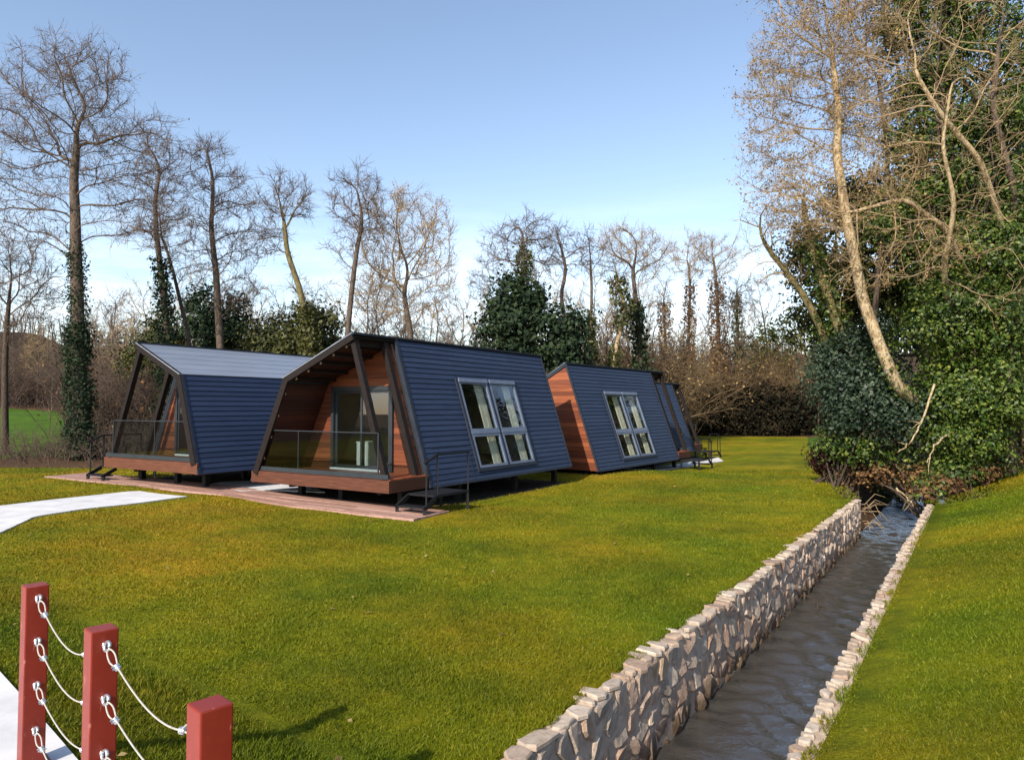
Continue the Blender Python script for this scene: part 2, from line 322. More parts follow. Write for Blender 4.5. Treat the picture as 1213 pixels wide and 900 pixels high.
def mat_red():
    m, n, l, b = new_mat('red_paint')
    v = coords(n, l)
    r = ramp(n, [(0.3, (0.165, 0.0145, 0.0065)), (0.7, (0.225, 0.023, 0.0105))]); l.new(noise(n, l, v, 6, 5), r.inputs[0])
    # pale scuffs rubbed into the paint
    sc = noise(n, l, coords(n, l, (14, 14, 3.0)), 2.4, 7, 0.7)
    rs = ramp(n, [(0.62, (0, 0, 0)), (0.70, (1, 1, 1))]); l.new(sc, rs.inputs[0])
    k = n.new('ShaderNodeMath'); k.operation = 'MULTIPLY'; k.inputs[1].default_value = 0.45; l.new(rs.outputs[0], k.inputs[0])
    mx = n.new('ShaderNodeMixRGB'); mx.inputs[2].default_value = (0.62, 0.30, 0.24, 1)
    l.new(k.outputs[0], mx.inputs[0]); l.new(r.outputs[0], mx.inputs[1]); l.new(mx.outputs[0], b.inputs['Base Color'])
    b.inputs['Roughness'].default_value = 0.38; b.inputs['Specular IOR Level'].default_value = 0.4
    bump(n, l, noise(n, l, v, 40, 4), b, 0.15, 0.002)
mat_red()

# ------------------------------------------------------------------ mesh helpers
def link(name, me, mat, parent=None):
    o = bpy.data.objects.new(name, me)
    col.objects.link(o)
    if mat and not me.materials: me.materials.append(MATS[mat])
    if parent: o.parent = parent
    return o
def np_mesh(name, V, Fs, smooth=False):
    me = bpy.data.meshes.new(name)
    V = np.asarray(V, np.float32)
    Fs = [np.asarray(f, np.int32) for f in Fs if len(f)]
    me.vertices.add(len(V)); me.vertices.foreach_set('co', V.ravel())
    nl = sum(f.size for f in Fs); npoly = sum(len(f) for f in Fs)
    me.loops.add(nl); me.polygons.add(npoly)
    me.loops.foreach_set('vertex_index', np.concatenate([f.ravel() for f in Fs]))
    st, s = [], 0
    for f in Fs:
        st.append(s + np.arange(len(f)) * f.shape[1]); s += f.size
    me.polygons.foreach_set('loop_start', np.concatenate(st).astype(np.int32))
    if smooth: me.polygons.foreach_set('use_smooth', np.ones(npoly, bool))
    me.update(calc_edges=True)
    return me
def tag(o, label=None, cat=None, group=None, kind=None):
    if label: o['label'] = label
    if cat: o['category'] = cat
    if group: o['group'] = group
    if kind: o['kind'] = kind
    return o
def empty(name, loc, rz=0):
    o = bpy.data.objects.new(name, None); o.location = loc; o.rotation_euler = (0, 0, rz); o.empty_display_size = 0.3
    col.objects.link(o); return o
class PB:
    """polygon collector for hard-edged pieces"""
    def __init__(s): s.v, s.f = [], []
    def solid(s, ringA, ringB):
        A = [np.asarray(p, float) for p in ringA]; B = [np.asarray(p, float) for p in ringB]
        n = len(A); o = len(s.v); P = A + B
        c = sum(P) / len(P)
        fs = [list(range(n))[::-1], list(range(n, 2 * n))] + [[i, (i + 1) % n, n + (i + 1) % n, n + i] for i in range(n)]
        vol = 0
        for f in fs:
            for k in range(1, len(f) - 1): vol += np.dot(P[f[0]] - c, np.cross(P[f[k]] - c, P[f[k + 1]] - c))
        if vol < 0: fs = [f[::-1] for f in fs]
        s.v += [tuple(p) for p in P]; s.f += [[o + i for i in f] for f in fs]
        return s
    def box(s, c, x, y, z):
        """centre and three half-extent vectors"""
        c, x, y, z = (np.asarray(a, float) for a in (c, x, y, z))
        return s.solid([c - x - y - z, c + x - y - z, c + x + y - z, c - x + y - z], [c - x - y + z, c + x - y + z, c + x + y + z, c - x + y + z])
    def beam(s, p, q, w, h, up=(0, 0, 1)):
        p, q, up = (np.asarray(a, float) for a in (p, q, up))
        d = q - p; L = np.linalg.norm(d); d /= L
        a = np.cross(d, up); a /= np.linalg.norm(a); b = np.cross(a, d)
        return s.box((p + q) / 2, d * L / 2, a * w / 2, b * h / 2)
    def obj(s, name, mat, parent=None, bevel=0):
        me = bpy.data.meshes.new(name); me.from_pydata(s.v, [], s.f)
        if bevel:
            bm = bmesh.new(); bm.from_mesh(me)
            bmesh.ops.bevel(bm, geom=list(bm.edges), offset=bevel, segments=2, affect='EDGES', profile=0.6)
            bm.to_mesh(me); bm.free()
        me.update()
        return link(name, me, mat, parent)
class TB:
    """tube collector"""
    def __init__(s): s.V, s.F, s.n = [], [], 0
    def tube(s, P, r, sides=6, cap=False):
        P = np.asarray(P, float); k = len(P); r = np.broadcast_to(np.asarray(r, float), (k,))
        T = np.gradient(P, axis=0); T /= np.linalg.norm(T, axis=1)[:, None] + 1e-9
        ref = np.array([0.31, 0.22, 0.92]) if abs(T[:, 2]).mean() < 0.7 else np.array([0.92, 0.31, 0.22])
        A = np.cross(T, ref); A /= np.linalg.norm(A, axis=1)[:, None] + 1e-9
        B = np.cross(T, A)
        th = np.arange(sides) * 2 * math.pi / sides
        ring = P[:, None, :] + r[:, None, None] * (A[:, None, :] * np.cos(th)[None, :, None] + B[:, None, :] * np.sin(th)[None, :, None])
        i = np.arange(k - 1)[:, None] * sides; j = np.arange(sides)[None, :]; j2 = (j + 1) % sides
        f = np.stack([i + j, i + j2, i + sides + j2, i + sides + j], -1).reshape(-1, 4) + s.n
        s.V.append(ring.reshape(-1, 3)); s.F.append(f); s.n += k * sides
        return s
    def batch(s, P, r):
        """P (m,k,3) short twigs, r (k,) or (m,k): all three-sided"""
        m, k, _ = P.shape
        if m == 0: return s
        r = np.broadcast_to(r, (m, k))
        d = P[:, -1] - P[:, 0]; d /= np.linalg.norm(d, axis=1)[:, None] + 1e-9
        ref = np.where(np.abs(d[:, 2:3]) < 0.8, np.array([[0, 0, 1.0]]), np.array([[1.0, 0, 0]]))
        A = np.cross(d, ref); A /= np.linalg.norm(A, axis=1)[:, None] + 1e-9
        B = np.cross(d, A)
        th = np.array([0.3, 2.394, 4.489])
        off = A[:, None, None, :] * np.cos(th)[None, None, :, None] + B[:, None, None, :] * np.sin(th)[None, None, :, None]
        ring = P[:, :, None, :] + r[:, :, None, None] * off
        base = np.arange(m)[:, None, None] * (k * 3)
        i = np.arange(k - 1)[None, :, None] * 3; j = np.arange(3)[None, None, :]; j2 = (j + 1) % 3
        f = np.stack([base + i + j, base + i + j2, base + i + 3 + j2, base + i + 3 + j], -1).reshape(-1, 4) + s.n
        s.V.append(ring.reshape(-1, 3)); s.F.append(f); s.n += m * k * 3
        return s
    def arrays(s): return np.concatenate(s.V), np.concatenate(s.F)
    def obj(s, name, mat, parent=None, smooth=True):
        V, F = s.arrays()
        if parent is not None: V = V - np.array(parent.location)
        return link(name, np_mesh(name, V, [F], smooth), mat, parent)
def unit(a): return a / (np.linalg.norm(a, axis=-1, keepdims=True) + 1e-9)
def leaves(C, size, N=None, ratio=0.6, spread=0.9):
    """kite shaped leaves at centres C, normals near N"""
    m = len(C)
    nr = RNG.normal(size=(m, 3)) * spread
    if N is not None: nr = nr + N
    nr[:, 2] += 0.35
    nr = unit(nr); t = unit(np.cross(nr, RNG.normal(size=(m, 3)))); b = np.cross(nr, t)
    L = (size * RNG.uniform(0.45, 1.0, m) ** 1.3 * 1.75)[:, None]
    fold = nr * L * RNG.uniform(-0.05, 0.22, m)[:, None]
    V = np.stack([C - t * L * 0.5, C + b * L * ratio * 0.5 + fold, C + t * L * 0.5, C - b * L * ratio * 0.5 + fold], 1).reshape(-1, 3)
    o = np.arange(m)[:, None] * 4
    return V, np.concatenate([o + np.array([[0, 1, 2]]), o + np.array([[0, 2, 3]])])

# ------------------------------------------------------------------ the lie of the land
ES, ET = np.array([0.5565, 0.8308]), np.array([0.8308, -0.5565])      # along and across the canal
ORG = np.array([0.05, 5.30])
CANAL_W, CANAL_END, WATER = 1.69, 17.5, -1.03
def to_st(x, y): return (x - ORG[0]) * ES[0] + (y - ORG[1]) * ES[1], (x - ORG[0]) * ET[0] + (y - ORG[1]) * ET[1]
def from_st(s, t): return ORG[0] + s * ES[0] + t * ET[0], ORG[1] + s * ES[1] + t * ET[1]
CTRL = np.array([(-2.9, 16.5, .08), (-5, 17.5, .14), (-8.3, 18, .28), (-12, 21, .33), (-15, 23.4, .35), (-19, 26, .35), (-9.4, 12.9, .3), (-11, 16, .35), (-10, 8, .4), (-5, 9, .12),
    (-4, 13, .08), (0, 12, 0.), (2, 24, .0), (3.2, 26.2, .05), (0, 20, 0), (5, 20, 0), (9, 25, -.05), (8.5, 33, -.28), (10.5, 38, -.3), (14, 38, -.1), (20, 58, .15), (12, 60, .15), (26, 70, .6), (0, 45, .3), (-8, 35, .5),
    (-16, 34, .7), (-24, 42, 1.3), (-34, 60, 2.3), (-60, 90, 3.2), (-20, 80, 2.6), (20, 90, 2.0), (60, 90, 2.0), (-40, 30, .8), (-40, 0, .4), (-20, 5, .4), (0, -30, .3), (40, -20, .5), (1, 7, 0), (4, 12, 0), (8, 18, 0)])
RN = np.array([0.687, 0.727])     # normal of the bridge railing line
def terrain(x, y):
    x = np.asarray(x, float); y = np.asarray(y, float)
    sh = x.shape; xf, yf = x.ravel(), y.ravel()
    d2 = (xf[:, None] - CTRL[None, :, 0]) ** 2 + (yf[:, None] - CTRL[None, :, 1]) ** 2
    w = 1.0 / (d2 + 1.2) ** 1.7
    z = (w * CTRL[None, :, 2]).sum(1) / w.sum(1)
    s, t = to_st(xf, yf)
    # level with the canal coping near it
    k = np.clip(-(t + 0.3) / 3.5, 0, 1) * (t < 0.8); k = np.where(s > CANAL_END + 6, 1, k)
    z = np.where(t < 0.8, z * k, z)
    # right bank rises away from the canal
    tr = np.clip(t - (CANAL_W + 0.3), 0, None)
    rise = 0.30 * np.minimum(tr, 3.5) + 0.16 * np.clip(tr - 3.5, 0, 10) + 0.02 * np.clip(tr - 13.5, 0, 60)
    z = np.where(t > 0.8, rise, z)
    # earth banked up to the footbridge
    q = xf * RN[0] + yf * RN[1]
    e = 0.56 - 0.34 * np.clip(q - 1.3, 0, None) - 0.34 * np.clip(-1.6 - q, 0, None)
    far = np.clip((-t - 5) / 5, 0, 1) * (t < 0)
    e = e * (1 - far) + z * far
    z = np.where((t < 0) | (t > CANAL_W), np.maximum(z, e), z)
    z = z + 0.015 * np.sin(xf * 1.3 + 0.5 * yf) * np.sin(yf * 0.9 - 0.3 * xf) * (np.abs(t) > 1)
    return z.reshape(sh)
def ground_z(x, y):
    """terrain with the channel cut into it"""
    z = terrain(x, y); s, t = to_st(x, y)
    cut = (t > -0.146) & (t < CANAL_W + 0.146) & (s <= CANAL_END)
    z = np.where(cut, -1.4, z)
    c = np.abs(t - CANAL_W / 2)
    fade = np.clip((46 - s) / 10, 0, 1)
    wild = -1.4 + np.clip(c - 0.7, 0, None) * 0.95
    wild = np.minimum(z, wild)
    z = np.where(s > CANAL_END, z * (1 - fade) + wild * fade, z)
    return z
def spaced(lo, hi, fine_lo, fine_hi, step, grow=1.09):
    a = list(np.arange(fine_lo, fine_hi + 1e-6, step))
    d = step; v = fine_hi
    while v < hi: d *= grow; v += d; a.append(v)
    d = step; v = fine_lo
    while v > lo: d *= grow; v -= d; a.append(v)
    return np.array(sorted(a))
LAWN1 = np.array([(-45, 2), (-30, 18), (-19.8, 26.3), (-15.2, 25.8), (-13, 29), (-6, 33), (2, 41), (8, 52), (12, 60), (24.2, 57.5), (16, 37.3), (11.5, 24.6), (10.1, 20.6), (9.95, 19.95), (0.22, 5.3), (-12, -12), (-45, -12)])
LAWN2 = np.array([(11.3, 19.4), (13.6, 21.0), (17.6, 24.0), (26, 29), (45, 20), (30, -20), (-8, -12), (1.3, 4.4)])
MEADOW = np.array([(-16, 31), (-60, 24), (-90, 60), (-60, 75), (-22, 68), (-13, 45)])
MEADOW2 = np.array([(17.5, 41), (21, 40), (28, 55), (24, 57)])
def poly_mask(x, y, P, soft=0.5):
    x = np.asarray(x, float); y = np.asarray(y, float)
    inside = np.zeros(x.shape, bool); d = np.full(x.shape, 1e9)
    for i in range(len(P)):
        x0, y0 = P[i]; x1, y1 = P[(i + 1) % len(P)]
        c = ((y0 > y) != (y1 > y)) & (x < (x1 - x0) * (y - y0) / (y1 - y0 + 1e-12) + x0)
        inside ^= c
        L2 = (x1 - x0) ** 2 + (y1 - y0) ** 2
        h = np.clip(((x - x0) * (x1 - x0) + (y - y0) * (y1 - y0)) / L2, 0, 1)
        d = np.minimum(d, np.hypot(x - x0 - h * (x1 - x0), y - y0 - h * (y1 - y0)))
    return np.clip(0.5 + np.where(inside, d, -d) / soft * 0.5, 0, 1)

CABIN = {
    'c2': dict(x=-2.893, y=16.527, a=32.85, zd=.884, W=5.08, zE=3.378, iE=1.343, zA=4.405, iA=1.247),
    'c1': dict(x=-12.372, y=21.271, a=31.3, zd=1.107, W=4.55, zE=3.508, iE=.849, zA=4.459, iA=1.616),
    'c3': dict(x=3.214, y=26.222, a=36.04, zd=.522, W=4.4, zE=3.15, iE=1.0, zA=4.288, iA=1.437),
    'c4': dict(x=6.2, y=33.6, a=36.0, zd=.50, W=3.9, zE=2.95, iE=.9, zA=3.92, iA=1.35),
}
for c in CABIN.values(): c['fh'], c['L'], c['Lp'] = .326, 9.083, 1.488
CABIN['c4'].update(L=8.0, Lp=1.3)
def cab_foot(c, m=0.25, mirror=False):
    a = R(c['a']); ax = np.array([math.sin(a), math.cos(a)]); le = np.array([-math.cos(a), math.sin(a)]) * (-1 if mirror else 1)
    o = np.array([c['x'], c['y']])
    return np.array([o + ax * u + le * v for u, v in ((-m, -m), (c['L'] + m, -m), (c['L'] + m, c['W'] + m), (-m, c['W'] + m))])

def dryness(x, y):
    """parched turf round the path and the cabin fronts, fresh turf by the canal"""
    s, t = to_st(x, y)
    d = np.clip((-t - 1.0) / 9.0, 0, 1) - .25 * np.clip((s - 8) / 14, 0, 1) * (t < 0)
    d = np.where(t > .8, .22, d)
    return np.clip(d + .18 * np.sin(x * .8 + 1.1 * np.sin(y * .5)) * np.sin(y * .62 + .7 * np.sin(x * .4)), -.35, 1)
def build_ground():
    S = spaced(-120, 420, -6, 42, 0.32); T = spaced(-330, 330, -16, 12, 0.32)
    S = np.sort(np.append(S, [CANAL_END, CANAL_END + 0.02]))
    T = T[(np.abs(T + 0.146) > 0.1) & (np.abs(T - CANAL_W - 0.146) > 0.1)]
    T = np.sort(np.append(T, [-0.152, -0.14, CANAL_W + 0.14, CANAL_W + 0.152]))
    s, t = np.meshgrid(S, T, indexing='ij')
    x, y = from_st(s, t)
    z = ground_z(x, y)
    V = np.stack([x, y, z], -1).reshape(-1, 3)
    ns, nt = len(S), len(T)
    i = np.arange(ns - 1)[:, None] * nt; j = np.arange(nt - 1)[None, :]
    f = np.stack([i + j, i + nt + j, i + nt + j + 1, i + j + 1], -1).reshape(-1, 4)[:, ::-1]
    me = np_mesh('ground', V, [f], True)
    o = link('ground', me, 'ground'); o['kind'] = 'structure'; o['label'] = 'gently rolling ground of lawn, meadow and leaf-strewn woodland floor'
    lawn = np.maximum(poly_mask(x, y, LAWN1), poly_mask(x, y, LAWN2))
    lawn = np.where((t > -0.145) & (t < CANAL_W + 0.145) & (s < CANAL_END), 0, lawn)
    grav = np.zeros_like(x)
    for k, c in CABIN.items(): grav = np.maximum(grav, poly_mask(x, y, cab_foot(c, 0.1, k == 'c1'), 0.4))
    mead = np.maximum(poly_mask(x, y, MEADOW, 2), poly_mask(x, y, MEADOW2, 1))
    dry = dryness(x, y)
    for nme, arr in (('dry', dry), ('lawn', lawn), ('gravel', grav), ('meadow', mead)):
        at = me.attributes.new(nme, 'FLOAT', 'POINT'); at.data.foreach_set('value', arr.ravel().astype(np.float32))
    return o
build_ground()

def far_hill():
    n, m = 150, 14
    ang = np.linspace(R(-75), R(70), n)
    prof = np.interp(np.degrees(ang), [-75, -45, -36, -28, -18, 0, 15, 30, 50, 70], [20, 18, 16, 14, 12.5, 12, 12, 13, 14, 14])
    prof = prof + 0.8 * np.sin(ang * 37) + 0.6 * np.sin(ang * 83 + 1)
    V = []
    for k in range(m):
        f = k / (m - 1); r = 95 + 70 * f
        h = prof * (3 * f * f - 2 * f ** 3) + 0.4
        V.append(np.stack([np.sin(ang) * r, np.cos(ang) * r, h], -1))
    V.append(np.stack([np.sin(ang) * 230, np.cos(ang) * 230, np.full(n, -1.0)], -1)); m += 1
    V = np.concatenate(V)
    i = np.arange(m - 1)[:, None] * n; j = np.arange(n - 1)[None, :]
    f = np.stack([i + j, i + n + j, i + n + j + 1, i + j + 1], -1).reshape(-1, 4)[:, ::-1]
    o = link('hill', np_mesh('hill', V, [f], True), 'hill_cover'); o['kind'] = 'structure'; o['label'] = 'low wooded hill far behind the trees'
far_hill()

def build_water():
    s = np.arange(-9, 44, 0.06); t = np.linspace(-0.05, CANAL_W + 0.05, 30)
    T, S = np.meshgrid(t, s)
    rg = np.random.default_rng(5); z = np.zeros_like(S)
    for k in range(26):                    # wavelets running down the channel and off its walls
        f = rg.uniform(4, 24); a = rg.normal(0.25, .55); amp = .020 * (4 / f) ** .75 * rg.uniform(.5, 1.1)
        z += amp * np.sin(f * (S * math.cos(a) + T * math.sin(a)) + rg.uniform(0, 6.28) + .9 * np.sin(S * rg.uniform(.5, 1.5) + T * rg.uniform(-2, 2)))
    z *= .7
    V = np.stack([T, S, z], -1).reshape(-1, 3); n = len(t)
    i = np.arange(len(s) - 1)[:, None] * n; j = np.arange(n - 1)[None, :]
    f = np.stack([i + j, i + j + 1, i + n + j + 1, i + n + j], -1).reshape(-1, 4)
    o = link('water', np_mesh('water', V, [f], True), 'water')
    o.location = (ORG[0], ORG[1], WATER); o.rotation_euler = (0, 0, math.atan2(ES[1], ES[0]) - math.pi / 2)
    o['kind'] = 'structure'; o['label'] = 'rippling grey-brown water in the stone-lined canal'
build_water()

# ------------------------------------------------------------------ canal walls
def clip_poly(P, a, b, c):
    out = []
    for i in range(len(P)):
        p, q = P[i], P[(i + 1) % len(P)]
        dp, dq = a * p[0] + b * p[1] - c, a * q[0] + b * q[1] - c
        if dp <= 0: out.append(p)
        if (dp < 0 < dq) or (dq < 0 < dp):
            k = dp / (dp - dq); out.append((p[0] + (q[0] - p[0]) * k, p[1] + (q[1] - p[1]) * k))
    return out
def voronoi(w0, w1, h0, h1, size, rng, aspect=1.0):
    nx = int((w1 - w0) / (size * aspect)); ny = max(2, int(round((h1 - h0) / size)))
    pts = []
    for i in range(nx):
        for j in range(ny):
            pts.append((w0 + (i + 0.5 + rng.uniform(-.42, .42) + 0.25 * (j % 2)) * (w1 - w0) / nx, h0 + (j + 0.5 + rng.uniform(-.42, .42)) * (h1 - h0) / ny))
    pts = np.array(pts); cells = []
    for k, p in enumerate(pts):
        d = np.hypot(*(pts - p).T); nb = np.argsort(d)[1:20]
        P = [(w0, h0), (w1, h0), (w1, h1), (w0, h1)]
        for q in pts[nb]:
            n = q - p; mid = (p + q) / 2
            P = clip_poly(P, n[0], n[1], n @ mid)
            if len(P) < 3: break
        if len(P) >= 3: cells.append(np.array(P))
    return cells
def stone_solid(P, M, depth, rng, joint=0.013):
    """one rubble stone from its outline P (a, b) and a map M(a, b, depth)"""
    c = P.mean(0)
    d = np.linalg.norm(P - c, axis=1).mean()
    P = c + (P - c) * (1 - joint / max(d, 0.03))
    # knock the corners off
    Q = []
    for i in range(len(P)):
        a, b, e = P[i - 1], P[i], P[(i + 1) % len(P)]
        if rng.random() < 0.6 and len(P) < 8: Q += [b + (a - b) * 0.22, b + (e - b) * 0.22]
        else: Q.append(b)
    P = np.array(Q); n = len(P)
    tilt = rng.normal(0, 0.10, 2)
    r1 = [M(p[0], p[1], -0.02) for p in P]
    r2 = [M(p[0], p[1], depth * 0.62 + (p - c) @ tilt * 0.6 + rng.uniform(-.006, .006)) for p in P]
    r3 = [M(*(c + (p - c) * 0.78), depth + (p - c) @ tilt + rng.uniform(-.008, .008)) for p in P]
    V = np.array(r1 + r2 + r3 + [M(c[0], c[1], depth * 1.06)])
    F = []
    for i in range(n):
        j = (i + 1) % n
        F += [[i, j, n + j, n + i], [n + i, n + j, 2 * n + j, 2 * n + i], [2 * n + i, 2 * n + j, 3 * n]]
    return V, F
def orient(V, F):
    c = V.mean(0); f = F[0]
    nn = np.cross(V[f[1]] - V[f[0]], V[f[2]] - V[f[0]])
    return [g[::-1] for g in F] if nn @ (V[f[0]] - c) < 0 else F
def canal_wall(side):
    rng = np.random.default_rng(11 + side)
    root = empty('retaining_wall', (*from_st(0, 0 if side == 0 else CANAL_W), 0))
    L0 = np.array([*from_st(0, 0 if side == 0 else CANAL_W), 0])
    es3, et3 = np.array([*ES, 0]), np.array([*ET, 0])
    out = et3 if side == 0 else -et3          # towards the water
    def M(a, b, d): return es3 * a + np.array([0, 0, b]) + out * d
    core = PB()
    s0, s1 = -9.0, CANAL_END
    core.solid([M(s0, -1.5, -0.14), M(s1, -1.5, -0.14), M(s1, -0.04, -0.14), M(s0, -0.04, -0.14)], [M(s0, -1.5, .012), M(s1, -1.5, .012), M(s1, -0.04, .012), M(s0, -0.04, .012)])
    core.obj('mortar_core', 'mortar', root)
    # facing stones
    cells = voronoi(-1.1 if side == 0 else -6, s1, -1.25, -0.03, 0.27, rng, .98)
    if side == 0:
        cells = sorted(cells, key=lambda P: P[:, 0].mean())
        for P in cells[:295]:
            V, F = stone_solid(P, M, rng.uniform(0.018, 0.036), rng, .014); F = orient(V, F)
            me = bpy.data.meshes.new('stone'); me.from_pydata(V.tolist(), [], F); link('stone', me, 'stone', root)
        rest = cells[295:]
    else: rest = cells
    if rest:
        VV, FF = [], []
        for P in rest:
            V, F = stone_solid(P, M, rng.uniform(0.03, 0.06), rng); F = orient(V, F); o = len(VV)
            VV += V.tolist(); FF += [[i + o for i in f] for f in F]
        me = bpy.data.meshes.new('stone_facing'); me.from_pydata(VV, [], FF); k = link('stone_facing', me, 'stone', root); k['kind'] = 'stuff'
    # coping: broken flat slabs, uneven on the lawn side
    a = -2.0 if side == 0 else -4.0; prev = 0.02
    while a < s1:
        w = (rng.choice([.12, .18, .26, .36]) if side == 0 else rng.choice([.09, .13, .2])) * rng.uniform(.85, 1.2)
        outer = rng.uniform(0.10, 0.27) if side == 0 else rng.uniform(0.03, 0.12)
        th = rng.uniform(0.035, 0.05); zt = rng.uniform(-0.016, 0.014)
        g = 0.012
        inn = rng.uniform(0.015, 0.055) if side == 0 else rng.uniform(.02, .06)
        P = [(a + g + rng.uniform(0, .03), inn - rng.uniform(0, .04)), (a + w * 0.5, inn + rng.uniform(-.01, .025)), (a + w - g - rng.uniform(0, .03), inn - rng.uniform(0, .04)),
             (a + w - g + rng.uniform(-.03, .01), -outer * rng.uniform(.25, .6)), (a + w * rng.uniform(.55, .85), -outer), (a + w * rng.uniform(.15, .4), -outer * rng.uniform(.8, 1.05)), (a + g + rng.uniform(-.01, .03), -outer * rng.uniform(.25, .6))]
        c = np.mean(P, 0); tx, ty = rng.normal(0, .07, 2)
        def zz(p, z): return z + (p[0] - c[0]) * tx + (p[1] - c[1]) * ty
        n = len(P)
        r1 = [M(p[0], zz(p, zt - th), p[1]) for p in P]
        r2 = [M(p[0], zz(p, zt - 0.014), p[1]) for p in P]
        r3 = [M(*(lambda q: (q[0], zz(q, zt + rng.uniform(-.004, .006)), q[1]))(c + (np.array(p) - c) * 0.88)) for p in P]
        V = np.array(r1 + r2 + r3); F = [list(range(n))[::-1], list(range(2 * n, 3 * n))]
        for i in range(n):
            j = (i + 1) % n; F += [[i, j, n + j, n + i], [n + i, n + j, 2 * n + j, 2 * n + i]]
        cc = V.mean(0); vol = sum(np.dot(V[f[0]] - cc, np.cross(V[f[1]] - cc, V[f[2]] - cc)) for f in F)
        if vol < 0: F = [f[::-1] for f in F]
        me = bpy.data.meshes.new('coping_stone'); me.from_pydata(V.tolist(), [], F); link('coping_stone', me, 'cap_stone', root)
        a += w
    return root
tag(canal_wall(0), 'tall pale rubble stone wall with jagged coping lining the canal on the cabin side', 'wall')
tag(canal_wall(1), 'canal wall whose narrow stone coping edges the bare lawn opposite the cabins', 'wall')

# ------------------------------------------------------------------ cabins
def polys_minus(poly, holes):
    """convex polygon minus axis-aligned rectangles (a0, a1, b0, b1): convex pieces"""
    pcs = [poly]
    for a0, a1, b0, b1 in holes:
        nxt = []
        for P in pcs:
            A = clip_poly(P, 1, 0, a0); B = clip_poly(P, -1, 0, -a1)
            Mid = clip_poly(clip_poly(P, -1, 0, -a0), 1, 0, a1) if len(P) > 2 else []
            C = clip_poly(Mid, 0, 1, b0) if len(Mid) > 2 else []
            D = clip_poly(Mid, 0, -1, -b1) if len(Mid) > 2 else []
            nxt += [X for X in (A, B, C, D) if len(X) > 2]
        pcs = nxt
    def area(P): return abs(sum(P[i][0] * P[(i + 1) % len(P)][1] - P[(i + 1) % len(P)][0] * P[i][1] for i in range(len(P)))) / 2
    return [P for P in pcs if area(P) > 2e-3]

